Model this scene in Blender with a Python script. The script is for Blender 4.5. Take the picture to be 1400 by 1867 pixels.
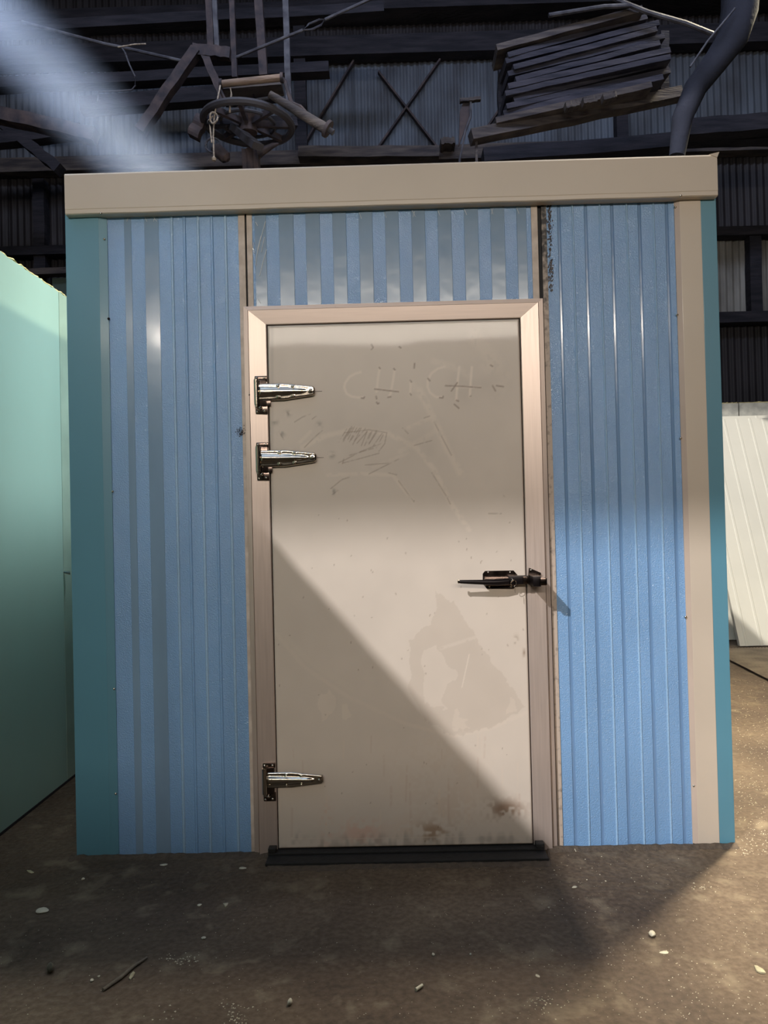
import bpy, bmesh, math, random
import numpy as np
from mathutils import Vector, Matrix
R = math.radians
for o in list(bpy.data.objects): bpy.data.objects.remove(o)
scn = bpy.context.scene
col = scn.collection
rnd = random.Random(7)

# ------------------------------------------------------------------ camera
FPX = 1400.0
CAM = Vector((-0.0101, -2.8852, 1.2207))
yaw, pitch, roll = R(-0.707), R(0.797), R(-1.3717)
fwd = Vector((math.sin(yaw)*math.cos(pitch), math.cos(yaw)*math.cos(pitch), math.sin(pitch)))
r0 = Vector((math.cos(yaw), -math.sin(yaw), 0)); u0 = r0.cross(fwd)
right = r0*math.cos(roll) + u0*math.sin(roll)
up = -r0*math.sin(roll) + u0*math.cos(roll)
cd = bpy.data.cameras.new('camera'); cam = bpy.data.objects.new('camera', cd); col.objects.link(cam)
cd.sensor_fit = 'VERTICAL'; cd.sensor_height = 36; cd.sensor_width = 27
cd.lens = FPX/1867*36; cd.clip_start = 0.02; cd.clip_end = 200
mw = Matrix.Identity(4)
for i in range(3): mw[i][0] = right[i]; mw[i][1] = up[i]; mw[i][2] = -fwd[i]; mw[i][3] = CAM[i]
cam.matrix_world = mw
scn.camera = cam
def ray(u, v): return fwd + right*((u-700)/FPX) + up*((933.5-v)/FPX)
def P(u, v, Y=0.0):                      # photo pixel -> point on the upright plane y = Y
    d = ray(u, v); return CAM + d*((Y-CAM.y)/d.y)
def F(u, v, Z=0.0):                      # photo pixel -> point on the floor
    d = ray(u, v); return CAM + d*((Z-CAM.z)/d.z)
def X(u, v, xx):                         # photo pixel -> point on the plane x = xx
    d = ray(u, v); return CAM + d*((xx-CAM.x)/d.x)

# ------------------------------------------------------------------ light
scn.view_settings.view_transform = 'Standard'; scn.view_settings.look = 'None'
scn.view_settings.gamma = 1; scn.view_settings.use_curve_mapping = False
scn.view_settings.exposure = 0.0
w = bpy.data.worlds.new('sky'); scn.world = w; w.use_nodes = True
bg = w.node_tree.nodes['Background']; bg.inputs[0].default_value = (0.55, 0.72, 1.0, 1); bg.inputs[1].default_value = 1.5
def lamp(name, kind, loc, aim, energy, color, **k):
    d = bpy.data.lights.new(name, kind); o = bpy.data.objects.new(name, d); col.objects.link(o)
    o.location = loc; o.rotation_euler = (Vector(aim)-Vector(loc)).to_track_quat('-Z', 'Y').to_euler()
    d.energy = energy; d.color = color
    for a, b in k.items(): setattr(d, a, b)
    return o
SUN = Vector((0.80, 1.0, -0.924))
lamp('sun', 'SUN', (0, 0, 20), Vector((0, 0, 20))+SUN, 2.95, (1.0, 0.985, 0.985), angle=R(1.0))
# clerestory strip in the wall behind the photographer
lamp('clerestory_daylight', 'AREA', (0.2, -10.9, 4.65), (0.2, 0, 4.65-0.9), 520, (1.0, 0.885, 0.75), shape='RECTANGLE', size=9.0, size_y=0.34)
# added broad bluish fill lamp high over the photographer
lamp('overhead_fill', 'AREA', (-0.5, -8.3, 7.5), (-0.2, -4.5, 0), 22, (0.86, 0.92, 1.0), shape='RECTANGLE', size=6.0, size_y=2.4)
# two skylights above and behind the cold room, then two added fill lamps
lamp('skylight_daylight', 'AREA', (2.3, 1.45, 7.5), (1.7, 0.5, 0), 64, (1.0, 0.91, 0.77), shape='RECTANGLE', size=0.5, size_y=0.5, spread=R(44))
lamp('right_skylight_daylight', 'AREA', (4.35, 3.5, 7.5), (0.6, 1.0, 0), 140, (1.0, 0.87, 0.60), shape='RECTANGLE', size=0.5, size_y=0.5, spread=R(66))
lamp('mint_wall_fill', 'AREA', (0.15, 1.6, 7.5), (-1.6, 0.55, 1.4), 24, (0.93, 0.98, 0.98), shape='RECTANGLE', size=0.8, size_y=0.8, spread=R(26))  # added lamp with a narrow spread, only to brighten the mint wall
lamp('rear_blue_fill', 'AREA', (0.5, 0.6, 7.5), (0.5, 4.6, 3.6), 200, (0.68, 0.77, 1.0), shape='RECTANGLE', size=7.0, size_y=0.5, spread=R(130))  # added bluish fill that lifts the dark rear framing
# narrow shaft through a hole in the roof
BEAM_A = P(-150, -110, -0.3); BEAM_B = P(330, 372, 0.7)
bd = (BEAM_B-BEAM_A).normalized()
lamp('roof_hole_sunshaft', 'SPOT', BEAM_B-bd*5.2, BEAM_B, 34000, (0.52, 0.67, 1.0), spot_size=R(6.2), spot_blend=1.0, shadow_soft_size=0.03)
GL = P(330, 400, 0)
lamp('header_fill_spot', 'SPOT', GL-SUN*3.0, GL, 45, (0.75, 0.86, 1.0), spot_size=R(6.5), spot_blend=1.0, shadow_soft_size=0.05)  # added weak spot that lightens the header and the panel top below it

# ------------------------------------------------------------------ helpers
def lin(c):
    c = c/255.0
    return c/12.92 if c <= 0.04045 else ((c+0.055)/1.055)**2.4
def rgb(r, g, b): return (lin(r), lin(g), lin(b), 1)
def mat(name, base, rough=0.5, metal=0.0, spec=0.5, var=0.0, vscale=4.0, dark=None, bump=0.0, bscale=60.0, coat=0.0,
        stretch=None, rvar=0.0, detail=5.0, attr=None, croug=0.12):
    m = bpy.data.materials.new(name); m.use_nodes = True
    nt = m.node_tree; N = nt.nodes; L = nt.links; b = N['Principled BSDF']
    b.inputs['Roughness'].default_value = rough; b.inputs['Metallic'].default_value = metal
    b.inputs['Specular IOR Level'].default_value = spec; b.inputs['Coat Weight'].default_value = coat
    b.inputs['Coat Roughness'].default_value = croug
    tc = N.new('ShaderNodeTexCoord'); mp = N.new('ShaderNodeMapping'); L.new(tc.outputs['Object'], mp.inputs[0])
    if stretch: mp.inputs['Scale'].default_value = stretch
    n = N.new('ShaderNodeTexNoise'); n.inputs['Scale'].default_value = vscale; n.inputs['Detail'].default_value = detail
    L.new(mp.outputs[0], n.inputs[0])
    rp = N.new('ShaderNodeValToRGB'); rp.color_ramp.elements[0].position = 0.35; rp.color_ramp.elements[1].position = 0.68
    d = dark if dark else tuple(c*(1-var) for c in base[:3])+(1,)
    rp.color_ramp.elements[0].color = d; rp.color_ramp.elements[1].color = base
    L.new(n.outputs[0], rp.inputs[0]); out = rp.outputs[0]
    if attr:
        a = N.new('ShaderNodeAttribute'); a.attribute_name = attr
        mx = N.new('ShaderNodeMix'); mx.data_type = 'RGBA'; mx.blend_type = 'MULTIPLY'; mx.inputs[0].default_value = 1
        L.new(out, mx.inputs[6]); L.new(a.outputs['Color'], mx.inputs[7]); out = mx.outputs[2]
    L.new(out, b.inputs['Base Color'])
    if rvar:
        mr = N.new('ShaderNodeMapRange'); mr.inputs[3].default_value = rough-rvar; mr.inputs[4].default_value = rough+rvar
        L.new(n.outputs[0], mr.inputs[0]); L.new(mr.outputs[0], b.inputs['Roughness'])
    if bump:
        n2 = N.new('ShaderNodeTexNoise'); n2.inputs['Scale'].default_value = bscale; n2.inputs['Detail'].default_value = 3
        L.new(mp.outputs[0], n2.inputs[0])
        bp = N.new('ShaderNodeBump'); bp.inputs['Strength'].default_value = 1.0; bp.inputs['Distance'].default_value = bump
        L.new(n2.outputs[0], bp.inputs['Height']); L.new(bp.outputs[0], b.inputs['Normal'])
    return m
class MB:
    def __init__(s): s.bm = bmesh.new()
    def box(s, x0, x1, y0, y1, z0, z1, bev=0.0, mi=0):
        g = bmesh.new(); vs = [g.verts.new((x, y, z)) for x in (x0, x1) for y in (y0, y1) for z in (z0, z1)]
        for q in ((0, 1, 3, 2), (4, 6, 7, 5), (0, 4, 5, 1), (2, 3, 7, 6), (0, 2, 6, 4), (1, 5, 7, 3)): g.faces.new([vs[i] for i in q])
        bmesh.ops.recalc_face_normals(g, faces=g.faces)
        if bev: bmesh.ops.bevel(g, geom=g.edges[:], offset=bev, segments=2, profile=0.6, affect='EDGES')
        for f in g.faces: f.material_index = mi
        s.add(g); return s
    def add(s, g):
        me = bpy.data.meshes.new('tmp'); g.to_mesh(me); g.free(); s.bm.from_mesh(me); bpy.data.meshes.remove(me)
    def prism(s, pts, y0, y1, mi=0):     # outline in x,z extruded along y
        a = [s.bm.verts.new((p[0], y0, p[1])) for p in pts]; b = [s.bm.verts.new((p[0], y1, p[1])) for p in pts]
        fs = [s.bm.faces.new(a), s.bm.faces.new(b[::-1])]
        for i in range(len(pts)): j = (i+1) % len(pts); fs.append(s.bm.faces.new((a[j], a[i], b[i], b[j])))
        for f in fs: f.material_index = mi
        return s
    def tube(s, pts, r, n=10, close=False, cap=True):
        pts = [Vector(p) for p in pts]; rr = r if isinstance(r, (list, tuple)) else [r]*len(pts)
        rings = []
        for i, p in enumerate(pts):
            if close: t = pts[(i+1) % len(pts)]-pts[i-1]
            else: t = pts[min(i+1, len(pts)-1)]-pts[max(i-1, 0)]
            t.normalize(); a = t.cross(Vector((0, 0, 1)));
            if a.length < 0.05: a = t.cross(Vector((0, 1, 0)))
            a.normalize(); b = t.cross(a)
            rings.append([s.bm.verts.new(p+(a*math.cos(2*math.pi*k/n)+b*math.sin(2*math.pi*k/n))*rr[i]) for k in range(n)])
        m = len(rings)
        for i in range(m if close else m-1):
            A = rings[i]; B = rings[(i+1) % m]
            for k in range(n): s.bm.faces.new((A[k], A[(k+1) % n], B[(k+1) % n], B[k]))
        if cap and not close: s.bm.faces.new(rings[0][::-1]); s.bm.faces.new(rings[-1])
        return s
    def beam(s, a, b, wd, ht, upv=(0, 0, 1), taper=1.0, bev=0.0, jit=0.0):     # a squared bar from a to b
        a = Vector(a); b = Vector(b); t = (b-a).normalized(); sd = t.cross(Vector(upv)); sd.normalize(); u = sd.cross(t)
        g = bmesh.new(); n = 8 if jit else 1; rings = []
        for i in range(n+1):
            f = i/n; c = a.lerp(b, f); k = 1+(taper-1)*f
            jx = rnd.uniform(-jit, jit); jz = rnd.uniform(-jit, jit)
            rings.append([g.verts.new(c+sd*(sx*wd/2*k+jx)+u*(sz*ht/2*k+jz)) for sx, sz in ((-1, -1), (1, -1), (1, 1), (-1, 1))])
        for i in range(n):
            for k in range(4): g.faces.new((rings[i][k], rings[i][(k+1) % 4], rings[i+1][(k+1) % 4], rings[i+1][k]))
        g.faces.new(rings[0][::-1]); g.faces.new(rings[-1])
        bmesh.ops.recalc_face_normals(g, faces=g.faces)
        if bev: bmesh.ops.bevel(g, geom=g.edges[:], offset=bev, segments=1, affect='EDGES')
        s.add(g); return s
    def dome(s, c, r, h, n=12, slot=True):      # screw head facing -y
        c = Vector(c); prev = None
        for k in range(4):
            a = k/3*math.pi/2; rr = r*math.cos(a); y = c.y-h*math.sin(a)
            if k == 3: rr = r*0.12
            ring = [s.bm.verts.new((c.x+rr*math.cos(2*math.pi*j/n), y, c.z+rr*math.sin(2*math.pi*j/n))) for j in range(n)]
            if prev:
                for j in range(n): s.bm.faces.new((prev[j], prev[(j+1) % n], ring[(j+1) % n], ring[j]))
            prev = ring
        s.bm.faces.new(prev); return s
    def build(s, name, m, parent=None, smooth=False, recalc=True, offset=None):
        if recalc: bmesh.ops.recalc_face_normals(s.bm, faces=s.bm.faces)
        me = bpy.data.meshes.new(name); s.bm.to_mesh(me); s.bm.free()
        for x in (m if isinstance(m, (list, tuple)) else [m]): me.materials.append(x)
        if smooth:
            for p in me.polygons: p.use_smooth = True
            try: me.set_sharp_from_angle(angle=R(40))
            except Exception: pass
        o = bpy.data.objects.new(name, me); col.objects.link(o)
        if offset is not None: me.transform(Matrix.Translation(-Vector(offset))); o.location = offset
        if parent:
            o.parent = parent
            l = getattr(parent, 'location', None)
            if l is not None:                              # parents carry no rotation: keep world placement
                w0 = world_loc(parent); o.location = Vector(o.location)-w0
        return o
def world_loc(o):
    v = Vector(o.location)
    while o.parent: o = o.parent; v += Vector(o.location)
    return v
def tag(o, label=None, cat=None, group=None, kind=None):
    if label: o['label'] = label
    if cat: o['category'] = cat
    if group: o['group'] = group
    if kind: o['kind'] = kind
    return o
def thing(name, loc, label, cat, group=None):
    o = bpy.data.objects.new(name, None); col.objects.link(o); o.location = loc; o.empty_display_size = 0.1
    return tag(o, label, cat, group)
def mesh_np(name, verts, faces, m, parent=None, smooth=True):
    me = bpy.data.meshes.new(name); me.from_pydata([], [], [])
    nv = len(verts); nf = len(faces)
    me.vertices.add(nv); me.vertices.foreach_set('co', np.asarray(verts, np.float32).ravel())
    me.loops.add(nf*4); me.loops.foreach_set('vertex_index', np.asarray(faces, np.int32).ravel())
    me.polygons.add(nf); me.polygons.foreach_set('loop_start', np.arange(0, nf*4, 4, dtype=np.int32))
    me.update(calc_edges=True); me.validate()
    for x in (m if isinstance(m, (list, tuple)) else [m]): me.materials.append(x)
    if smooth: me.polygons.foreach_set('use_smooth', np.ones(len(me.polygons), bool))
    o = bpy.data.objects.new(name, me); col.objects.link(o)
    if parent: o.parent = parent; o.location = -world_loc(parent)
    return o

# ------------------------------------------------------------------ materials
M = {}
M['beige'] = mat('beige_painted_steel', rgb(203, 189, 172), 0.38, var=0.07, vscale=2.5, coat=0.15, rvar=0.05)
M['beige_lip'] = mat('beige_painted_lip', rgb(190, 172, 158), 0.32, var=0.08, vscale=6, coat=0.2)
M['teal'] = mat('teal_painted_steel', rgb(90, 142, 162), 0.42, var=0.05, vscale=3, coat=0.1)
M['dusty_strip'] = mat('soiled_edge_strip', rgb(210, 195, 182), 0.5, dark=rgb(182, 166, 152), vscale=22, detail=8)
M['rail'] = mat('brushed_pinkish_aluminium', rgb(205, 188, 178), 0.36, metal=0.55, var=0.08, vscale=5, stretch=(30, 1, 1), rvar=0.06)
M['rail_h'] = mat('brushed_pinkish_aluminium_across', rgb(205, 188, 178), 0.36, metal=0.55, var=0.08, vscale=5, stretch=(1, 1, 30), rvar=0.06)
M['chrome'] = mat('stainless_steel', rgb(205, 195, 180), 0.14, metal=1.0, var=0.15, vscale=30, rvar=0.05)
M['dark_chrome'] = mat('dark_stainless_steel', rgb(120, 105, 98), 0.2, metal=1.0, var=0.4, vscale=40, rvar=0.06)
M['black_metal'] = mat('blackened_metal', rgb(30, 26, 28), 0.3, metal=0.6, spec=0.5)
M['rubber'] = mat('black_rubber', rgb(28, 26, 26), 0.7, var=0.4, vscale=30, bump=0.002, bscale=80)
M['screw'] = mat('bright_screw_steel', rgb(225, 215, 200), 0.18, metal=1.0)
def blue_mat(name, base, stucco):
    m = mat(name, base, 0.28 if stucco else 0.2, spec=0.5, var=0.12, vscale=5, stretch=(1.5, 1, 0.4), coat=0.35)
    nt = m.node_tree; N = nt.nodes; L = nt.links; b = N['Principled BSDF']
    tc = N.new('ShaderNodeTexCoord')
    bp = N.new('ShaderNodeBump'); bp.inputs['Strength'].default_value = 1
    if stucco:
        n = N.new('ShaderNodeTexNoise'); n.inputs['Scale'].default_value = 210; n.inputs['Detail'].default_value = 2
        n.inputs['Distortion'].default_value = 0.8; L.new(tc.outputs['Object'], n.inputs[0])
        bp.inputs['Distance'].default_value = 0.0023
        b.inputs['Coat Weight'].default_value = 1.0; b.inputs['Coat Roughness'].default_value = 0.08
        L.new(bp.outputs[0], b.inputs['Coat Normal'])
    else:
        n = N.new('ShaderNodeTexNoise'); n.inputs['Scale'].default_value = 9; L.new(tc.outputs['Object'], n.inputs[0])
        bp.inputs['Distance'].default_value = 0.0016
        b.inputs['Coat Weight'].default_value = 0.5; b.inputs['Coat Roughness'].default_value = 0.1
    L.new(n.outputs[0], bp.inputs['Height']); L.new(bp.outputs[0], b.inputs['Normal'])
    return m
M['stucco'] = blue_mat('blue_stucco_film', rgb(128, 170, 216), True)
M['smooth'] = blue_mat('blue_grey_lifted_film', rgb(128, 156, 184), False)
M['rib'] = blue_mat('blue_rib_film_lit', rgb(154, 190, 224), True)  # paler than the sheet: light caught on the ribs is put into the colour
M['ribshade'] = blue_mat('blue_groove_film_shaded', rgb(112, 146, 186), False)  # darker than the sheet: shade in the grooves is put into the colour
M['mint'] = mat('mint_painted_panel', rgb(174, 208, 196), 0.4, var=0.1, vscale=1.2, stretch=(1, 1, 0.5), coat=0.1)
M['mint_edge'] = mat('weathered_mint_edge', rgb(170, 196, 180), 0.5, var=0.18, vscale=5)
M['foam'] = mat('yellowed_foam_core', rgb(222, 204, 140), 0.85, var=0.25, vscale=40, bump=0.004, bscale=90)
M['cream'] = mat('cream_panel_sheet', rgb(212, 205, 185), 0.4, var=0.06, vscale=3, coat=0.1)
M['white_edge'] = mat('dusty_white_panel_edge', rgb(210, 205, 188), 0.6, dark=rgb(176, 172, 158), vscale=14, detail=8)
M['plain_dark'] = mat('dark_grey_primer', rgb(48, 46, 52), 0.7, var=0.2)
def sooty(name, base, dark, bump=0.003, rough=0.85, vscale=6, stretch=None):  # dark bluish tints of the roof-space colours also stand in for dim haze
    return mat(name, base, rough, dark=dark, vscale=vscale, bump=bump, bscale=40, stretch=stretch, detail=8, spec=0.2)
M['corr'] = sooty('grey_blue_corrugated_iron', rgb(84, 92, 104), rgb(58, 60, 66), 0.001, 0.6, 3, (1, 1, 0.35))
M['corr_dark'] = sooty('sooty_corrugated_iron', rgb(44, 42, 46), rgb(28, 26, 28), 0.001, 0.6, 3, (1, 1, 0.3))
M['corr_light'] = sooty('pale_translucent_sheet', rgb(130, 130, 128), rgb(86, 84, 80), 0.001, 0.6, 4, (1, 1, 0.3))
M['wood_old'] = sooty('old_dusty_timber', rgb(82, 76, 74), rgb(48, 46, 50), 0.006, 0.9, 8, (0.4, 1, 3))
M['wood_dark'] = sooty('sooty_hazed_timber', rgb(46, 45, 52), rgb(30, 31, 38), 0.006, 0.9, 8, (0.4, 1, 3))
M['wood_pale'] = sooty('pale_worn_timber', rgb(136, 118, 104), rgb(96, 82, 74), 0.004, 0.85, 10, (0.4, 1, 4))
M['rust'] = sooty('rusty_steel', rgb(70, 60, 60), rgb(42, 40, 46), 0.002, 0.75, 12)
M['steel_old'] = sooty('old_dull_steel', rgb(80, 80, 86), rgb(48, 48, 56), 0.002, 0.6, 12)
M['rope'] = sooty('dusty_rope', rgb(168, 156, 140), rgb(110, 100, 92), 0.001, 0.95, 60)
M['roof'] = sooty('sooty_roof_lining', rgb(46, 48, 58), rgb(26, 28, 36), 0.004, 0.9, 2)
M['dirt_heap'] = sooty('pale_dust_heap', rgb(190, 182, 168), rgb(120, 112, 104), 0.01, 0.95, 8)
M['chip'] = mat('pale_chip', rgb(212, 202, 176), 0.7, var=0.2, vscale=60)
M['leaf'] = mat('dry_pale_leaf', rgb(196, 186, 150), 0.7, var=0.3, vscale=40)
M['dark_leaf'] = mat('curled_brown_leaf', rgb(110, 102, 84), 0.8, var=0.4, vscale=50)
M['stick'] = mat('grey_twig', rgb(120, 108, 92), 0.85, var=0.3, vscale=60)
M['ridged'] = mat('dusty_ridged_steel', rgb(150, 134, 112), 0.6, metal=0.2, dark=rgb(108, 94, 78), vscale=5, detail=7)
M['green'] = mat('dull_green_board', rgb(58, 74, 70), 0.7, var=0.2)
M['sky_blue'] = mat('pale_blue_sheet_edge', rgb(140, 200, 222), 0.4, var=0.1)

def floor_mat():
    m = bpy.data.materials.new('worn_brown_concrete'); m.use_nodes = True; nt = m.node_tree; N = nt.nodes; L = nt.links
    b = N['Principled BSDF']; tc = N.new('ShaderNodeTexCoord')
    def noise(sc, det=8, dist=0.0):
        n = N.new('ShaderNodeTexNoise'); n.inputs['Scale'].default_value = sc; n.inputs['Detail'].default_value = det
        n.inputs['Distortion'].default_value = dist; L.new(tc.outputs['Object'], n.inputs[0]); return n
    def ramp(src, p0, p1, c0, c1):
        r = N.new('ShaderNodeValToRGB'); r.color_ramp.elements[0].position = p0; r.color_ramp.elements[1].position = p1
        r.color_ramp.elements[0].color = c0; r.color_ramp.elements[1].color = c1; L.new(src, r.inputs[0]); return r
    a = ramp(noise(1.6, 9, 0.6).outputs[0], 0.34, 0.68, rgb(88, 73, 59), rgb(121, 103, 83))
    f = ramp(noise(55, 6).outputs[0], 0.36, 0.7, rgb(180, 174, 166), rgb(255, 255, 255))
    mx = N.new('ShaderNodeMix'); mx.data_type = 'RGBA'; mx.blend_type = 'MULTIPLY'; mx.inputs[0].default_value = 0.75
    L.new(a.outputs[0], mx.inputs[6]); L.new(f.outputs[0], mx.inputs[7])
    # pale scuffs
    s = ramp(noise(9, 10, 0.35).outputs[0], 0.56, 0.74, (0, 0, 0, 1), (0.5, 0.5, 0.5, 1))
    mx2 = N.new('ShaderNodeMix'); mx2.data_type = 'RGBA'; mx2.inputs[7].default_value = rgb(148, 132, 108)
    L.new(s.outputs[0], mx2.inputs[0]); L.new(mx.outputs[2], mx2.inputs[6])
    # specks
    v = N.new('ShaderNodeTexVoronoi'); v.inputs['Scale'].default_value = 42; L.new(tc.outputs['Object'], v.inputs[0])
    sp = ramp(v.outputs['Distance'], 0.05, 0.085, (1, 1, 1, 1), (0, 0, 0, 1))
    gate = ramp(noise(5, 3).outputs[0], 0.5, 0.62, (0, 0, 0, 1), (1, 1, 1, 1))
    mm = N.new('ShaderNodeMath'); mm.operation = 'MULTIPLY'; L.new(sp.outputs[0], mm.inputs[0]); L.new(gate.outputs[0], mm.inputs[1])
    mx3 = N.new('ShaderNodeMix'); mx3.data_type = 'RGBA'; mx3.inputs[7].default_value = rgb(205, 192, 160)
    L.new(mm.outputs[0], mx3.inputs[0]); L.new(mx2.outputs[2], mx3.inputs[6]); L.new(mx3.outputs[2], b.inputs['Base Color'])
    b.inputs['Roughness'].default_value = 0.72; b.inputs['Specular IOR Level'].default_value = 0.3
    n3 = noise(30, 9, 0.4); n4 = noise(5, 5)
    ad = N.new('ShaderNodeMath'); ad.operation = 'MULTIPLY_ADD'; ad.inputs[1].default_value = 3.0
    L.new(n4.outputs[0], ad.inputs[0]); L.new(n3.outputs[0], ad.inputs[2])
    bp = N.new('ShaderNodeBump'); bp.inputs['Strength'].default_value = 1; bp.inputs['Distance'].default_value = 0.006
    L.new(ad.outputs[0], bp.inputs['Height']); L.new(bp.outputs[0], b.inputs['Normal'])
    return m
M['floor'] = floor_mat()

# ------------------------------------------------------------------ the shed
XL, XR, YF, YB, ZC = -9.0, 8.0, -11.0, 5.9, 7.6
tag(MB().box(XL-0.2, XR+0.2, YF-0.2, YB+0.2, -0.2, 0).build('floor', M['floor']), kind='structure')
def sheet_with_holes(us, vs, hole, mk, name, m):          # slab made of cells, leaving the openings out
    b = MB()
    for i in range(len(us)-1):
        for j in range(len(vs)-1):
            c = ((us[i]+us[i+1])/2, (vs[j]+vs[j+1])/2)
            if any(h[0] < c[0] < h[1] and h[2] < c[1] < h[3] for h in hole): continue
            b.box(*mk(us[i], us[i+1], vs[j], vs[j+1]))
    return tag(b.build(name, m), kind='structure')
holes = [(-7.4, -2.0, -10.4, -6.96), (-3.7, 0.2, -4.2, -0.2)]
hu = sorted({XL-0.2, XR+0.2} | {h[0] for h in holes} | {h[1] for h in holes})
hv = sorted({YF-0.2, YB+0.2} | {h[2] for h in holes} | {h[3] for h in holes})
sheet_with_holes(hu, hv, holes, lambda a, b, c, d: (a, b, c, d, ZC, ZC+0.1), 'ceiling', M['roof'])
sheet_with_holes([XL-0.2, -4.3, 4.7, XR+0.2], [0, 4.48, 4.82, ZC], [(-4.3, 4.7, 4.48, 4.82)], lambda a, b, c, d: (a, b, YF-0.15, YF, c, d), 'wall_front', M['roof'])
tag(MB().box(XL-0.15, XL, YF, YB, 0, ZC).build('wall_left', M['roof']), kind='structure')
tag(MB().box(XR, XR+0.15, YF, YB, 0, ZC).build('wall_right', M['roof']), kind='structure')
tag(MB().box(XL, XR, -7.1, -7.0, 0, 3.0).build('shade_partition', M['roof']), kind='structure')   # unseen partition added to keep clerestory light off the lower front
wb = tag(MB().box(XL, XR, YB, YB+0.15, 0, ZC).build('wall_back', M['roof']), kind='structure')
# corrugated sheets, one object each
def corr_mesh(wd, ht, pitch, amp, m):
    n = int(wd/pitch)*8; b = bmesh.new(); prev = None
    for i in range(n+1):
        x = wd*i/n; y = -amp*(1+math.cos(2*math.pi*x/pitch))
        a = b.verts.new((x, y, 0)); c = b.verts.new((x, y, ht))
        if prev: b.faces.new((prev[0], a, c, prev[1]))
        prev = (a, c)
    me = bpy.data.meshes.new('corrugated_sheet'); b.to_mesh(me); b.free(); me.materials.append(m)
    for p in me.polygons: p.use_smooth = True
    return me
cm = {}
def corr_sheet(x, z, ht, key, y=None):
    k = (round(ht, 3), key)
    if k not in cm: cm[k] = corr_mesh(0.836, ht, 0.076, 0.011, M[key])
    o = bpy.data.objects.new('corrugated_sheet', cm[k]); col.objects.link(o); o.parent = wb
    o.location = (x, (YB if y is None else y)-0.004-rnd.uniform(0, 0.008), z); o.rotation_euler = (0, R(rnd.uniform(-0.25, 0.25)), 0)
    return o
zr = [0.0, P(1350, 586, YB).z, P(1350, 432, YB).z, P(700, 292, YB).z, P(700, 118, YB).z, ZC]
for i in range(-10, 10):
    for r in range(5):
        x = i*0.8
        key = ['corr_dark', 'corr_dark', 'corr_dark', 'corr', 'corr_dark'][r]
        if r == 1 and i in (5,): key = 'corr_light'
        ht = zr[r+1]-zr[r]
        if x > XR-0.85: continue
        corr_sheet(x-0.4, zr[r], ht, key)
# girts and wall timbers (pieces of the back wall's framing)
def frame_bar(name, a, b, wd, ht, m, label, cat, group=None, jit=0.0, upv=(0, 0, 1), **k):
    return tag(MB().beam(a, b, wd, ht, upv=upv, jit=jit, **k).build(name, M[m]), label, cat, group)
for k, (z, ht, m, txt) in enumerate((
    (P(700, 100, YB).z, 0.22, 'wood_dark', 'sooty timber girt across the back wall above the grey corrugated strip'),
    (P(700, 296, YB).z, 0.16, 'wood_old', 'dusty timber girt across the back wall just above the cold room roof'),
    (P(1350, 432, YB).z, 0.10, 'wood_dark', 'dark timber girt over the pale corrugated sheet at the right'),
    (P(1350, 586, YB).z, 0.12, 'wood_dark', 'dark timber girt under the pale corrugated sheet at the right'),
    (P(700, 40, YB).z, 0.12, 'wood_dark', 'dusty ledge timber high on the back wall carrying heaps of dirt'))):
    frame_bar('wall_girt', (XL+0.05, YB-0.12, z), (XR-0.05, YB-0.12, z), 0.17 if k < 4 else 0.4, ht, m, txt, 'beam', None, 0.006)
for u, v0, v1, txt in ((1374, 432, 586, 'short dark post beside the pale corrugated sheet'), (75, 330, 500, 'dark post on the back wall above the mint panel wall'),
                       (1130, 40, 292, 'dark post behind the hanging plank stack'), (548, 40, 292, 'dark post left of the crossed wall braces')):
    a = P(u, v0, YB-0.1); b = P(u, v1, YB-0.1); x = (a.x+b.x)/2
    frame_bar('wall_post', (x, YB-0.1, b.z), (x, YB-0.1, a.z), 0.13, 0.13, 'wood_dark', txt, 'post', None, 0.004, upv=(0, 1, 0))
for a, b, txt in (((645, 112), (548, 276), 'thin steel brace slanting down left behind the roller'), ((690, 132), (800, 274), 'rusty flat brace falling to the right on the back wall'),
                  ((802, 110), (688, 272), 'rusty flat brace rising to the right on the back wall'), ((965, 120), (868, 262), 'dark brace beside the plank stack')):
    frame_bar('wall_brace', P(*a, YB-0.08), P(*b, YB-0.08), 0.02, 0.07, 'rust', txt, 'brace', None, upv=(0, -1, 0.01))
# ledge timber with splintered end just over the roof
frame_bar('split_plank', P(545, 281, YB-.29), P(800, 281, YB-.29), 0.16, 0.12, 'wood_old', 'dusty plank with a splintered end lying behind the roof edge', 'plank', None, 0.006)
frame_bar('broken_plank', P(803, 266, YB-.3), P(828, 262, YB-.3), 0.2, 0.07, 'wood_old', 'short broken timber piece at the end of the dusty plank', 'plank', None, 0.012)
# green board and window frame bits at the left
tag(MB().box(P(98, 520, YB-.1).x, P(160, 520, YB-.1).x, YB-0.14, YB-0.1, P(98, 640, YB-.1).z, P(98, 509, YB-.1).z).build('green_board', M['green']),
    'dull green board on the back wall over the mint panel corner', 'board')
frame_bar('wall_rail', P(-60, 503, YB-.2), P(170, 494, YB-.2), 0.12, 0.07, 'wood_old', 'dusty rail on the back wall above the mint panel wall', 'beam', None, 0.004)
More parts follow.
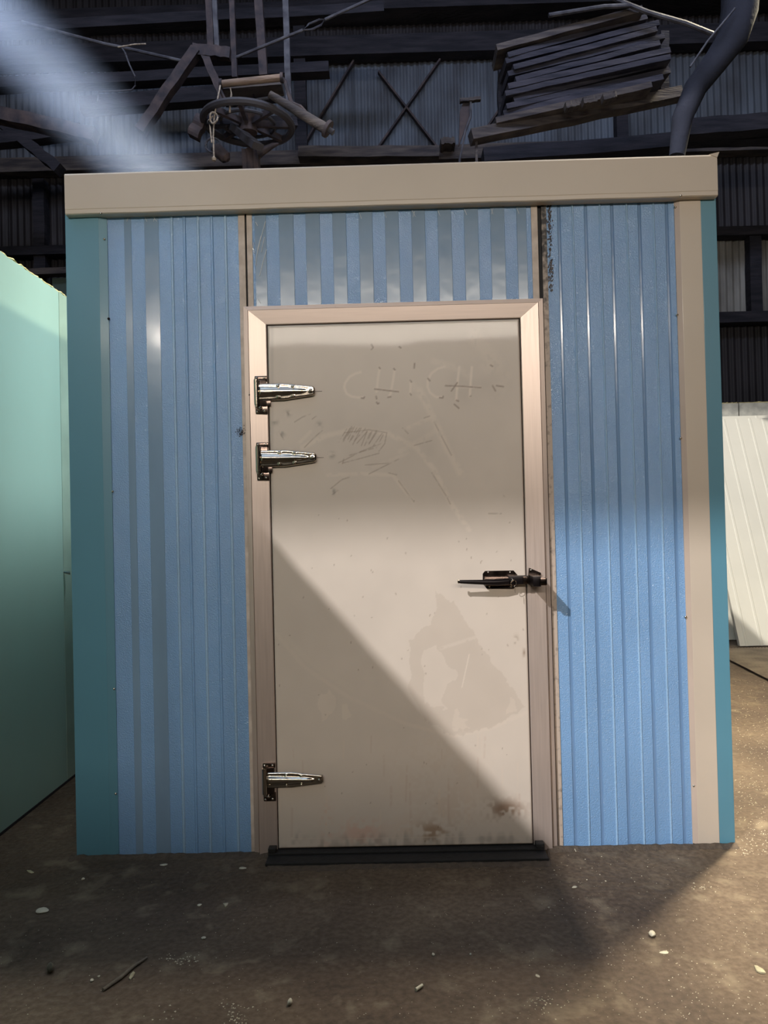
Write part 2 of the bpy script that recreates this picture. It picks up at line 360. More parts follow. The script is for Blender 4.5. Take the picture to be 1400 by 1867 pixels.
# dirt heaps on the high ledge
def heap(u0_, u1_, v, h, Y, label):
    a = P(u0_, v, Y); b = P(u1_, v, Y); L_ = b.x-a.x; b_ = bmesh.new(); nx, ny = 18, 6; g = []
    for i in range(nx+1):
        row = []
        for j in range(ny+1):
            s_ = i/nx; t_ = j/ny; hh = h*math.sin(math.pi*s_)**0.6*math.sin(math.pi*t_)*(0.75+rnd.uniform(-.25, .25))
            row.append(b_.verts.new((a.x+L_*s_, Y-0.15+0.3*t_, a.z+hh)))
        g.append(row)
    for i in range(nx):
        for j in range(ny): b_.faces.new((g[i][j], g[i+1][j], g[i+1][j+1], g[i][j+1]))
    low = b_.faces.new([g[i][0] for i in range(nx+1)]+[g[i][ny] for i in range(nx, -1, -1)])
    q = MB(); q.bm.free(); q.bm = b_
    return tag(q.build('dust_heap', M['dirt_heap'], smooth=True), label, 'heap')
zl = P(700, 40, YB).z+0.06
def vz(u, z, Y):                                         # image row of height z (bisection)
    a, b = -200.0, 600.0
    for _ in range(30):
        c = (a+b)/2
        if P(u, c, Y).z > z: a = c
        else: b = c
    return a
heap(733, 803, vz(760, zl, YB-.2), 0.07, YB-.2, 'pale heap of dust on the ledge left of the longer heap')
heap(835, 985, vz(900, zl, YB-.2), 0.10, YB-.2, 'long grey heap of dust on the high ledge')

# ---- roof framing over the cold room
def tube_obj(name, pts, r, m, label, cat, n=8, group=None):
    return tag(MB().tube(pts, r, n).build(name, M[m], smooth=True), label, cat, group)
def q(u, v, Y): return P(u, v, Y)
YT = 3.4
for u, v0, v1, w_, m, txt in ((386, -60, 105, 0.055, 'rust', 'wide rusty hanger post above the bent knee brace'), (397, -60, 100, 0.04, 'steel_old', 'second hanger post touching the wide rusty one'),
                              (428, -60, 142, 0.045, 'rust', 'thin rusty hanger post above the pale wooden roller'), (481, 26, 140, 0.07, 'rust', 'short thick hanger post between the two tall ones'),
                              (527, -60, 195, 0.05, 'steel_old', 'long steel hanger post right of the wooden roller')):
    frame_bar('hanger_post', q(u, v1, YT+.3), q(u, v1, YT+.3).lerp(q(u-8, v0, YT+.3), (ZC-q(u, v1, YT+.3).z)/(q(u-8, v0, YT+.3).z-q(u, v1, YT+.3).z)), w_, w_, m, txt, 'post', None, 0.003, upv=(0, 1, 0))
frame_bar('knee_brace', q(256, 240, YT), q(358, 92, YT), 0.08, 0.09, 'rust', 'rusty timber brace slanting up to the hanger posts', 'brace', None, 0.004, upv=(0, 1, 0))
frame_bar('tie_plate', q(352, 93, YT), q(420, 98, YT), 0.09, 0.06, 'rust', 'short rusty cap joining the brace and hanger posts', 'brace', None, 0.006, upv=(0, 1, 0))
frame_bar('brace', q(372, 98, YT), q(412, 190, YT), 0.06, 0.06, 'rust', 'rusty brace dropping from the cap behind the roller', 'brace', None, 0.004, upv=(0, 1, 0))
tube_obj('tie_rod', [q(40, 40, YT), q(190, 80, YT), q(230, 88, YT), q(335, 112, YT)], 0.014, 'steel_old', 'steel tie rod running down from the upper left', 'rod')
t = thing('tension_rod', q(430, 105, YT), 'steel tension rod with turnbuckle rising to the upper right', 'rod')
MB().tube([q(430, 105, YT), q(552, 55, YT)], 0.013, 8).build('rod', M['steel_old'], t, smooth=True)
MB().tube([q(592, 36, YT), q(720, -22, YT)], 0.013, 8).build('rod', M['steel_old'], t, smooth=True)
lo = [q(552, 55, YT), q(563, 44, YT), q(582, 36, YT), q(592, 36, YT), q(585, 46, YT), q(568, 54, YT)]
MB().tube(lo, 0.009, 6, close=True).build('turnbuckle', M['steel_old'], t, smooth=True)
tube_obj('bent_conduit', [q(222, 87, YT), q(228, 96, YT-.03), q(236, 118, YT-.1), q(246, 140, YT-.1), q(247, 156, YT-.1), q(240, 164, YT-.1), q(214, 166, YT-.1), q(180, 167, YT-.1), q(178, 185, YT-.1)], 0.007, 'steel_old', 'thin bent conduit hanging from the tie rod', 'pipe')
tube_obj('wire_loop', [q(215, 86, YT-.1), q(245, 81, YT-.1), q(266, 80, YT-.1)], 0.006, 'rope', 'short pale wire beside the tie rod joint', 'wire')
frame_bar('timber_beam', q(-60, 196, 3.0), q(175, 250, 3.0), 0.12, 0.1, 'rust', 'reddish timber beam at the left behind the light shaft', 'beam', None, 0.006)
for k, (a, b, h, m, txt) in enumerate((((-60, 160), (600, 128), 0.10, 'wood_dark', 'sooty cross beam behind the bent conduit'), ((150, 195), (420, 172), 0.14, 'wood_dark', 'thick sooty beam behind the knee brace'),
        ((-60, 262), (150, 240), 0.12, 'wood_dark', 'sooty beam low at the left above the trim'), ((-60, 60), (700, 20), 0.1, 'wood_dark', 'sooty purlin near the top left'),
        ((0, 222), (110, 310), 0.1, 'wood_dark', 'dark sloping strut at the far left'))):
    frame_bar('sooty_beam', q(*a, 4.6), q(*b, 4.6), 0.14, h, m, txt, 'beam', None, 0.006, upv=(0, 1, 0) if False else (0, 0, 1))

# ---- hanging winch with big wheel, wooden roller and ropes
YW = 2.9
t = thing('line_shaft_drive', q(455, 222, YW), 'old rusty hanging wheel drive with wooden roller over the cold room', 'machine')
def part(b, name, m, parent=None, smooth=True): return b.build(name, M[m], parent or t, smooth=smooth)
MB().tube([q(405, 153, YW-.2), q(511, 142, YW-.2)], 0.026, 12).build('wooden_roller', M['wood_pale'], t, smooth=True)
MB().beam(q(404, 168, YW), q(515, 158, YW), 0.16, 0.05, jit=0.003).build('deck_board', M['wood_old'], t)
MB().beam(q(408, 182, YW+.1), q(508, 173, YW+.1), 0.16, 0.04, jit=0.003).build('deck_board', M['wood_dark'], t)
for u, v in ((402, 153), (513, 142)): MB().tube([q(u-2, v, YW-.2), q(u+3, v, YW-.2)], 0.036, 12).build('end_cap', M['rust'], t, smooth=True)
MB().tube([q(515, 143, YW-.2), q(520, 150, YW-.2), q(529, 180, YW-.2), q(533, 190, YW-.2)], 0.014, 8).build('bracket_arm', M['rust'], t, smooth=True)
MB().tube([q(400, 160, YW-.2), q(408, 178, YW-.2), q(424, 192, YW-.2)], 0.012, 8).build('bracket_arm', M['rust'], t, smooth=True)
# spoked wheel lying nearly flat, seen from below
wc = q(452, 226, YW); ax1 = Vector((1, 0, -0.06)); ax2 = Vector((0.0, 1.0, 0.02)); RW = 0.33
def wp(a, r, off=0): return wc+(ax1*math.cos(a)+ax2*math.sin(a))*r+Vector((0, 0, off))
MB().tube([wp(2*math.pi*k/40, RW) for k in range(40)], 0.028, 8, close=True).build('wheel_rim', M['plain_dark'], t, smooth=True)
MB().tube([wp(2*math.pi*k/28, RW*0.62) for k in range(28)], 0.014, 8, close=True).build('inner_ring', M['plain_dark'], t, smooth=True)
MB().tube([wp(0, 0, -.07), wp(0, 0, .07)], 0.07, 14).build('hub', M['rust'], t, smooth=True)
for k in range(8): MB().beam(wp(k*math.pi/4, 0.05), wp(k*math.pi/4, RW-.01), 0.03, 0.045).build('spoke', M['rust'], t)
MB().beam(q(375, 222, YW-.05), q(540, 224, YW+.2), 0.07, 0.07, jit=0.003).build('axle_beam', M['wood_dark'], t)
MB().beam(q(395, 205, YW+.2), q(470, 268, YW-.2), 0.09, 0.05, jit=0.003).build('belt', M['plain_dark'], t)
MB().beam(q(352, 250, YW), q(371, 214, YW), 0.09, 0.07, upv=(0, 1, 0), jit=0.006).build('bearing_block', M['rust'], t)
MB().tube([q(392, 268, YW-.1), q(398, 276, YW-.1), q(412, 288, YW-.1), q(416, 292, YW-.1)], [0.035, 0.05, 0.045, 0.02], 12).build('small_pulley', M['rust'], t, smooth=True)
lp = q(398, 272, YW-.12)
MB().tube([lp+Vector((0.055*math.cos(a)-.04, 0, 0.055*math.sin(a)+.03)) for a in [2*math.pi*k/16 for k in range(16)]], 0.008, 6, close=True).build('iron_ring', M['steel_old'], t, smooth=True)
MB().tube([q(445, 290, YW), q(460, 284, YW), q(478, 276, YW), q(498, 265, YW), q(508, 262, YW)], [0.05, 0.055, 0.03, 0.02, 0.008], 10).build('curved_foot', M['rust'], t, smooth=True)
MB().beam(q(444, 296, YW), q(472, 294, YW), 0.12, 0.16, jit=0.006).build('foot_block', M['rust'], t)
MB().tube([q(448, 190, YW-.1), q(470, 182, YW-.1), q(490, 179, YW-.1)], 0.012, 8).build('edge_bar', M['steel_old'], t, smooth=True)
MB().tube([q(430, 198, YW-.1), q(445, 191, YW-.1), q(378, 222, YW-.1)], 0.008, 8).build('edge_bar', M['steel_old'], t, smooth=True)
t2 = thing('roller_arm', q(545, 205, YW-.3), 'rusty roller with round end flange sloping down to the right', 'roller')
MB().tube([q(492, 172, YW-.3), q(596, 236, YW-.3)], [0.026, 0.04], 14).build('roller', M['wood_old'], t2, smooth=True)
fc = q(597, 235, YW-.3); fd = (q(596, 236, YW-.3)-q(492, 172, YW-.3)).normalized(); fa = fd.cross(Vector((0, 1, 0))).normalized(); fb = Vector((0, 1, 0))
MB().tube([fc-fd*0.012, fc+fd*0.012], 0.062, 20).build('end_flange', M['rust'], t2, smooth=True)
MB().tube([fc+fd*0.01, fc+fd*0.05], 0.022, 12).build('shaft_end', M['steel_old'], t2, smooth=True)
MB().tube([q(533, 188, YW-.3), q(548, 194, YW-.3), q(558, 205, YW-.3)], 0.012, 8).build('strap', M['rust'], t2, smooth=True)
tk = thing('hanging_rope', q(400, 156, YW-.26), 'knotted dusty rope hanging from the left roller end', 'rope')
MB().tube([q(402, 153, YW-.2), q(401, 158, YW-.235), q(397, 180, YW-.26), q(392, 205, YW-.26), q(390, 220, YW-.26), q(389, 250, YW-.26), q(390, 288, YW-.26)], 0.0065, 6).build('rope', M['rope'], tk, smooth=True)
MB().tube([q(388, 212, YW-.26), q(380, 220, YW-.26), q(383, 232, YW-.26), q(386, 260, YW-.26)], 0.006, 6).build('rope', M['rope'], tk, smooth=True)
MB().tube([q(390, 215, YW-.28)+Vector((.028*math.cos(a), 0.01*math.sin(2*a), .04*math.sin(a))) for a in [2*math.pi*k/14 for k in range(14)]], 0.007, 6, close=True).build('knot', M['rope'], tk, smooth=True)
MB().tube([q(390, 286, YW-.26), q(390, 289, YW-.26), q(390, 293, YW-.26)], [0.008, 0.02, 0.014], 10).build('toggle', M['rope'], tk, smooth=True)
tag(MB().tube([q(420, 160, YW-.28), q(422, 172, YW-.28), q(419, 190, YW-.28), q(419, 206, YW-.28)], 0.007, 6).build('rope_tail', M['rope'], smooth=True), 'short straight rope end hanging below the wooden roller', 'rope')

# ---- plank stack slung under the roof at the right
YPk = 3.6
t = thing('plank_stack', q(1070, 160, YPk), 'tilted stack of sooty planks slung under the roof at the right', 'planks')
M['wood_stack'] = sooty('sooty_hazed_board', rgb(58, 57, 66), rgb(38, 39, 48), 0.006, 0.9, 8, (0.4, 1, 3))  # soot colour with low contrast, also imitating haze over the planks
rows = [((905, 106), (1160, 36), 0.085, 'wood_old'), ((914, 119), (1172, 50), 0.07, 'wood_stack'), ((922, 130), (1184, 61), 0.07, 'wood_stack'), ((926, 141), (1190, 73), 0.07, 'wood_stack'), ((920, 153), (1195, 85), 0.07, 'wood_stack'),
        ((932, 163), (1200, 97), 0.07, 'wood_stack'), ((926, 175), (1205, 110), 0.075, 'wood_stack'), ((916, 188), (1204, 122), 0.07, 'wood_stack'), ((928, 199), (1202, 134), 0.07, 'wood_stack'), ((920, 211), (1208, 146), 0.07, 'wood_stack'),
        ((912, 223), (1206, 158), 0.075, 'wood_stack'), ((905, 236), (1180, 172), 0.08, 'wood_old')]
for k, (a, b, h, m) in enumerate(rows):
    MB().beam(q(a[0]+rnd.uniform(-6, 6), a[1], YPk+rnd.uniform(-.04, .04)), q(b[0]+rnd.uniform(-10, 10), b[1], YPk+rnd.uniform(-.04, .12)), 0.30, h*0.62, jit=0.0025).build('plank', M[m], t)
MB().beam(q(858, 252, YPk-.1), q(1238, 172, YPk+.1), 0.13, 0.09, jit=0.008).build('bearer_log', M['wood_old'], t)
for u in (915, 1210): MB().beam(q(u, 60 if u > 1000 else 100, YPk+.25), q(u, 235 if u < 1000 else 190, YPk+.25), 0.07, 0.07, upv=(0, 1, 0), jit=0.004).build('side_post', M['wood_dark'], t)
for u0_, v0_ in ((1030, 196), (1062, 188), (1098, 181)): MB().beam(q(u0_, v0_, YPk-.22), q(u0_+24, v0_-5, YPk-.22), 0.08, 0.05, jit=0.004).build('wood_block', M['wood_old'], t)
t = thing('tee_post', q(848, 230, 4.2), 'rusty post with flat tee top leaning before the grey wall', 'post')
MB().beam(q(838, 184, 4.2), q(876, 181, 4.2), 0.05, 0.03, jit=0.003).build('tee_bar', M['wood_old'], t)
MB().tube([q(858, 184, 4.2), q(858, 212, 4.2), q(848, 240, 4.2), q(838, 292, 4.2), Vector((q(838, 292, 4.2).x-.1, 4.2, 0.0))], 0.012, 8).build('edge_strip', M['steel_old'], t, smooth=True)
MB().prism([(q(a, b, 4.24).x, q(a, b, 4.24).z) for a, b in ((846, 184), (857, 184), (857, 212), (846, 240), (836, 268), (838, 205))], 4.22, 4.26).build('post_blade', M['rust'], t)
frame_bar('prop', q(868, 250, 3.5), q(869, 310, 3.5), 0.02, 0.02, 'wood_old', 'short thin prop under the bearer log', 'prop', None, upv=(0, 1, 0))
tube_obj('curved_duct', [q(1352, -60, 3.2), q(1348, 20, 3.2), q(1335, 70, 3.2), q(1305, 112, 3.2), q(1268, 160, 3.2), q(1244, 215, 3.2), q(1234, 285, 3.2)], [0.15, 0.14, 0.12, 0.10, 0.09, 0.08, 0.06], 'roof', 'thick sooty duct curving down at the upper right', 'duct', 14)
tube_obj('duct_cable', [q(1340, 15, 3.05), q(1290, 75, 3.05), q(1258, 122, 3.05)], 0.008, 'steel_old', 'thin pale cable along the curved duct', 'cable')
tube_obj('cross_pipe', [q(1075, -20, 3.4), q(1180, 22, 3.4), q(1250, 42, 3.4), q(1300, 62, 3.4)], 0.02, 'steel_old', 'dull pipe running into the curved duct', 'pipe')
tube_obj('cross_pipe', [q(1000, 28, 3.38), q(1100, 12, 3.38), q(1152, 10, 3.4)], 0.018, 'steel_old', 'short dull pipe above the plank stack', 'pipe')
frame_bar('sooty_beam', q(880, 290, 4.8), q(1230, 262, 4.8), 0.2, 0.14, 'wood_dark', 'sooty beam lying under the bearer log', 'beam', None, 0.006)
frame_bar('sooty_beam', q(1250, 238, 4.6), q(1460, 222, 4.6), 0.16, 0.16, 'wood_dark', 'sooty beam at the right edge above the roof corner', 'beam', None, 0.006)
frame_bar('sooty_beam', q(1240, 255, 4.8), q(1460, 250, 4.8), 0.16, 0.10, 'wood_dark', 'lower sooty beam at the right edge touching the roof line', 'beam', None, 0.006)

# ------------------------------------------------------------------ cold room body
W2 = 1.225; ZH = 2.413; DEP = 2.4; TH = 0.08
cr = thing('cold_room', (0, 0, 0), 'large blue ribbed cold room with beige top trim and teal corners', 'cold room')
Xw = lambda u, v: P(u, v, 0).x
def ribbed(name, x0, x1, z0, z1, feats, label=None, ymain=0.0, base=0):
    # feats: (xa, xb, y offset of the flat top, bevel width, material index)
    mats = [M['stucco'], M['smooth'], M['rib'], M['ribshade']]
    prof = [(x0, 0.0, base)]
    for xa, xb, dy, bw, mi in sorted(feats):
        if xa > x0+1e-4: prof.append((xa, 0.0, mi))
        prof.append((xa+bw, dy, mi)); prof.append((xb-bw, dy, mi))
        if xb < x1-1e-4: prof.append((xb, 0.0, base))
    prof.append((x1, 0.0, base))
    b = bmesh.new(); nz = 6; ringz = [z0+(z1-z0)*k/nz for k in range(nz+1)]
    cols_ = [[b.verts.new((x, ymain+y, z)) for z in ringz] for x, y, _ in prof]
    for i in range(len(prof)-1):
        for k in range(nz):
            f = b.faces.new((cols_[i][k], cols_[i+1][k], cols_[i+1][k+1], cols_[i][k+1])); f.material_index = prof[i][2]
    yb = ymain+TH
    A = [b.verts.new(p) for p in ((x0, yb, z0), (x1, yb, z0), (x1, yb, z1), (x0, yb, z1))]
    b.faces.new((A[1], A[0], A[3], A[2]))
    b.faces.new([A[0]]+[c for c in cols_[0]][:0]+[cols_[0][k] for k in range(nz+1)]+[A[3]])
    b.faces.new([A[2]]+[cols_[-1][k] for k in range(nz, -1, -1)]+[A[1]])
    b.faces.new([A[3]]+[c[-1] for c in cols_]+[A[2]]); b.faces.new([A[1]]+[c[0] for c in cols_[::-1]]+[A[0]])
    o = MB(); o.bm.free(); o.bm = b; o = o.build(name, mats, cr)
    if label: o['label'] = label
    return o
PL0 = -1.071; PL1 = Xw(437.5, 560); PR0 = Xw(999.5, 560); PR1 = 1.073
f = []
for a, b in ((229, 242), (266, 292)): f.append((Xw(a, 562), Xw(b, 562), -0.0012, 0.0008, 1))
for a in (316, 339, 364, 389, 414): x = Xw(a, 562); f.append((x-.006, x+.006, -0.0035, 0.003, 2 if a in (316, 364, 414) else 0))
ribbed('wall_panel', PL0, PL1, 0.0, ZH+0.02, f, 'panel with lifted film in two wide smooth stripes')
f = []
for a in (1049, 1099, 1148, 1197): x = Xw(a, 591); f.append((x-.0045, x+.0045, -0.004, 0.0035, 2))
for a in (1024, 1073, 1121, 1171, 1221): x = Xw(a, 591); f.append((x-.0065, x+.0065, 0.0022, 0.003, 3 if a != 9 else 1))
ribbed('wall_panel', PR0, PR1, 0.0, ZH+0.02, f, 'panel with narrow bright ribs beside the latch')
OP0 = Xw(461.5, 500); OP1 = Xw(970.5, 500)
f = []; xs = [(510, 537), (559, 585), (608, 633), (656, 681), (704, 729), (752, 777), (800, 825), (848, 874), (896, 922), (944, 962)]
for a, b in xs: f.append((Xw(a, 497), Xw(b, 497), -0.0022, 0.0012, 1))
f.append((Xw(466, 497), Xw(487, 497), -0.0016, 0.001, 1))
ribbed('over_door_panel', OP0, OP1, 2.0, ZH+0.02, f, 'short striped panel above the door')
# edge strips between panels
def strip(a, b, z0, z1, m='dusty_strip', y=-0.004):
    MB().box(a, b, y, 0.05, z0, z1, 0.0008).build('edge_strip', M[m], cr)
zt = 2.0
strip(PL1, Xw(447, 450), 0, ZH+.01); strip(Xw(450.5, 450), OP0, zt, ZH+.01); strip(OP1, Xw(981, 460), zt, ZH+.01)
MB().box(Xw(446, 450), Xw(452, 450), 0.004, 0.05, 0, ZH).build('dark_joint', M['rubber'], cr)
MB().box(Xw(980, 460), Xw(990, 460), 0.004, 0.05, 0, ZH).build('dark_joint', M['rubber'], cr)
def mould():
    m = mat('mould_stained_strip', rgb(186, 170, 156), 0.5, dark=rgb(24, 20, 20), vscale=46, detail=9)
    r = [n for n in m.node_tree.nodes if n.type == 'VALTORGB'][0]; N = m.node_tree.nodes; L = m.node_tree.links
    tc = [n for n in N if n.type == 'TEX_COORD'][0]; sx = N.new('ShaderNodeSeparateXYZ'); L.new(tc.outputs['Object'], sx.inputs[0])
    mr = N.new('ShaderNodeMapRange'); mr.inputs[1].default_value = 1.85; mr.inputs[2].default_value = 2.25; mr.inputs[3].default_value = 0.22; mr.inputs[4].default_value = -0.12
    L.new(sx.outputs[2], mr.inputs[0]); n = [n for n in N if n.type == 'TEX_NOISE'][0]
    ad = N.new('ShaderNodeMath'); L.new(n.outputs[0], ad.inputs[0]); L.new(mr.outputs[0], ad.inputs[1]); L.new(ad.outputs[0], r.inputs[0])
    return m
M['mould'] = mould()
strip(Xw(988, 460), PR0+.001, 0, ZH+.01, 'mould')
# mould specks on the right panel, soot smudge by the upper hinges
def specks(name, pts, n, rr, m, seed, parent, y=-0.0012):
    rg = random.Random(seed); b = bmesh.new()
    for k in range(n):
        c, sx, sz = pts(rg); r_ = rr*rg.uniform(0.3, 1.0)
        vs = [b.verts.new((c[0]+r_*sx*rg.uniform(.5, 1.2)*math.cos(a), y-0.0006*rg.random(), c[1]+r_*sz*rg.uniform(.5, 1.2)*math.sin(a))) for a in [2*math.pi*j/6 for j in range(6)]]
        b.faces.new(vs)
    o = MB(); o.bm.free(); o.bm = b; o = o.build(name, M[m], parent); o['kind'] = 'stuff'; return o
def mp_(rg):
    v = 372+rg.random()**1.1*160; u = 997+rg.gauss(4, 2.4)+ (v-372)*0.02; p = P(u, v, 0); return (p.x, p.z), 1, 1.8
specks('mould_specks', mp_, 240, 0.0035, 'black_metal', 3, cr)
def sp_(rg): p = P(440+rg.gauss(0, 3.5), 788+rg.gauss(0, 4), 0); return (p.x, p.z), 1, 1
specks('soot_specks', sp_, 90, 0.0025, 'black_metal', 4, cr, y=-0.0052)
# header trim: folded beige sheet
tl = P(117, 318, -0.045); trp = P(1307, 280, -0.045); bl = P(118, 393, -0.04); br = P(1306, 357, -0.04)
HX0 = tl.x; HX1 = trp.x; HZ1 = (tl.z+trp.z)/2; HZ0 = (bl.z+br.z)/2
prof = [(-0.002, HZ0), (-0.038, HZ0+.001), (-0.0425, HZ0+.004), (-0.0430, HZ0+.018), (-0.0440, HZ0+.021), (-0.045, HZ1-.006), (-0.042, HZ1), (0.10, HZ1+.002), (0.10, HZ1-.03), (-0.002, HZ1-.03)]
b = bmesh.new(); NX = 24; rings = []
for i in range(NX+1):
    x = HX0+(HX1-HX0)*i/NX; dz = 0.0007*math.sin(i*1.7)
    rings.append([b.verts.new((x, y, z+(dz if y < -.03 and z < HZ0+.02 else 0))) for y, z in prof])
for i in range(NX):
    for k in range(len(prof)): j = (k+1) % len(prof); b.faces.new((rings[i][k], rings[i+1][k], rings[i+1][j], rings[i][j]))
b.faces.new(rings[0]); b.faces.new(rings[-1][::-1])
o = MB(); o.bm.free(); o.bm = b; header = o.build('header_trim', M['beige'], cr)
MB().prism([(HX1-.03, HZ1), (HX1+.008, HZ1+.008), (HX1, HZ1-.012)], -0.047, -0.044).build('bent_trim_corner', M['beige'], cr)
MB().box(HX0+.001, HX0+.004, -0.04, 0.25, HZ0, HZ1-.002).build('trim_return', M['beige'], cr)
MB().box(HX1-.004, HX1-.001, -0.04, 0.25, HZ0+.01, HZ1-.002).build('trim_return', M['beige'], cr)
# corner trims
def corner(x0, x1, xl, m, lip, label):
    b = MB(); b.box(min(x0, x1), max(x0, x1), -0.012, 0.02, 0.003, ZH+.01, 0.002)
    o = b.build('corner_trim', M[m], cr); o['label'] = label
    a, c = (x1, xl) if x1 < xl else (xl, x1)
    pts_ = [(a, -0.012 if x1 < xl else -0.004), (c, -0.004 if x1 < xl else -0.012)]
    g = bmesh.new(); vs = []
    for x, y in (pts_[0], pts_[1], (c, 0.015), (a, 0.015)): vs.append([g.verts.new((x, y, z)) for z in (0.004, ZH+.01)])
    for i in range(4): j = (i+1) % 4; g.faces.new((vs[i][0], vs[j][0], vs[j][1], vs[i][1]))
    g.faces.new([v[0] for v in vs]); g.faces.new([v[1] for v in vs][::-1])
    q_ = MB(); q_.bm.free(); q_.bm = g; q_.build('trim_lip', M[lip], cr)
xl1 = Xw(186, 600)
corner(-W2, xl1, PL0+.002, 'teal', 'teal', 'teal corner trim')
xr0 = Xw(1243, 600)
corner(1.167, xr0, PR1-.002, 'beige', 'beige_lip', 'beige corner trim')
o = MB().box(1.167, W2, -0.010, 0.02, 0.003, ZH+.01, 0.002).build('corner_trim', M['teal'], cr); o['label'] = 'narrow teal corner trim at the right'
# side walls, back wall and roof
MB().box(-W2, -W2+TH, 0.02, DEP, 0, ZH+.08).build('side_wall', M['teal'], cr)
MB().box(W2-TH, W2, 0.02, DEP, 0, ZH+.08).build('side_wall', M['teal'], cr)
MB().box(-W2+TH, W2-TH, DEP-TH, DEP, 0, ZH+.08).build('rear_wall', M['teal'], cr)
MB().box(-W2+.002, W2-.002, 0.0505, DEP, ZH+.081, HZ1-.032).build('roof_panel', M['beige'], cr)
# trim screws
def screw(u, v, y, parent, r=0.0052, m='screw'):
    p = P(u, v, y); o = MB().dome((p.x, y, p.z), r, 0.0045, 10).build('screw', M[m], parent, smooth=True); return o
for u, v in ((184, 389), (1241, 357)): screw(u, v, -0.040, cr)
for u, v in ((190, 436), (198, 581), (205, 896), (208, 1256), (211, 1447)): screw(u, v, -0.008, cr, m='screw' if v != 581 else 'black_metal')
for u, v in ((1231, 378), (1234.5, 574), (1241, 799), (1250, 1125), (1265, 1433)): screw(u, v, -0.006, cr)
# wrinkled protective film at the over-door panel and along the header
def wrinkle(pts, r=0.0012, y=-0.004):
    return MB().tube([P(a, b, y) for a, b in pts], r, 6)
M['film'] = mat('clear_film_wrinkle', rgb(215, 222, 228), 0.1, spec=0.8, coat=1.0, var=0.1)
for pts_ in (((484, 403), (478, 425), (474, 440), (468, 465), (466, 485)), ((486, 455), (480, 475), (476, 490), (473, 503)), ((476, 430), (471, 448), (468, 466)), ((482, 432), (476, 460)),
             ((463, 442), (461, 452), (464, 462)), ((470, 545), (475, 552)), ((466, 405), (470, 412))):
    wrinkle(pts_).build('film_wrinkle', M['film'], cr, smooth=True)
for a, b, c in ((262, 393, 6), (277, 393, 9), (283, 393, -3), (235, 393, -4), (655, 388, 4), (700, 386, 4), (752, 384, 5), (756, 385, -3), (798, 383, 4), (846, 381, 5), (895, 380, 4), (899, 379, -3), (942, 379, 4)):
    wrinkle(((a, b), (a+c*0.5, b+5), (a+c, b+11)), 0.0008, -0.003).build('film_wrinkle', M['film'], cr, smooth=True)

# ------------------------------------------------------------------ the door set
ds = thing('cold_room_door', (0, 0, 0), 'scuffed beige insulated door with wide metal frame and steel hinges', 'door'); ds['kind'] = 'thing'
fL, fR, ftz = -0.556, 0.567, 2.045; dL, dR, dt, db = -0.468, 0.478, 1.971, 0.022
lipw = 0.0165; ys = -0.018; ym = -0.030; ye = -0.024
def rail_side(xo, xi, label=None):
    s = 1 if xi > xo else -1
    pr = [(xo, 0.003), (xo, ys), (xo+s*lipw, ys-.002), (xo+s*(lipw+.002), ys+.004), (xo+s*(lipw+.004), ym), (xi-s*.004, ye), (xi-s*.001, ye+.002), (xi-s*.001, 0.04), (xo+s*.01, 0.04)]
    g = bmesh.new(); bot = [g.verts.new((x, y, 0.0)) for x, y in pr]
    def ztop(x): return ftz-abs(x-xo)*(ftz-dt)/abs(xi-xo)
    top = [g.verts.new((x, y, ztop(x))) for x, y in pr]
    for i in range(len(pr)): j = (i+1) % len(pr); g.faces.new((bot[i], bot[j], top[j], top[i]))
    g.faces.new(bot); g.faces.new(top[::-1])
    q_ = MB(); q_.bm.free(); q_.bm = g; return q_.build('frame_rail', M['rail'], ds)
rail_side(fL, dL); rail_side(fR, dR)
k_ = (ftz-dt)
pr = [(ftz, 0.003), (ftz, ys), (ftz-.0145, ys-.002), (ftz-.0165, ys+.004), (ftz-.0185, ym), (dt+.004, ye), (dt+.001, ye+.002), (dt+.001, 0.04), (ftz-.01, 0.04)]
g = bmesh.new()
def xin(z, side): fr = (ftz-z)/k_; return fL+(dL-fL)*fr if side == 0 else fR+(dR-fR)*fr
A = [g.verts.new((xin(z, 0)+.0004, y, z)) for z, y in pr]; B = [g.verts.new((xin(z, 1)-.0004, y, z)) for z, y in pr]
for i in range(len(pr)): j = (i+1) % len(pr); g.faces.new((A[i], A[j], B[j], B[i]))
g.faces.new(A); g.faces.new(B[::-1])
q_ = MB(); q_.bm.free(); q_.bm = g; q_.build('frame_rail', M['rail_h'], ds)
MB().box(fL+.02, dL+.03, 0.041, 0.07, 0, ftz-.02).build('frame_backing', M['rubber'], ds)
MB().box(dR-.03, fR-.02, 0.041, 0.07, 0, ftz-.02).build('frame_backing', M['rubber'], ds)
MB().box(dL+.03, dR-.03, 0.041, 0.07, dt-.03, ftz-.02).build('frame_backing', M['rubber'], ds)
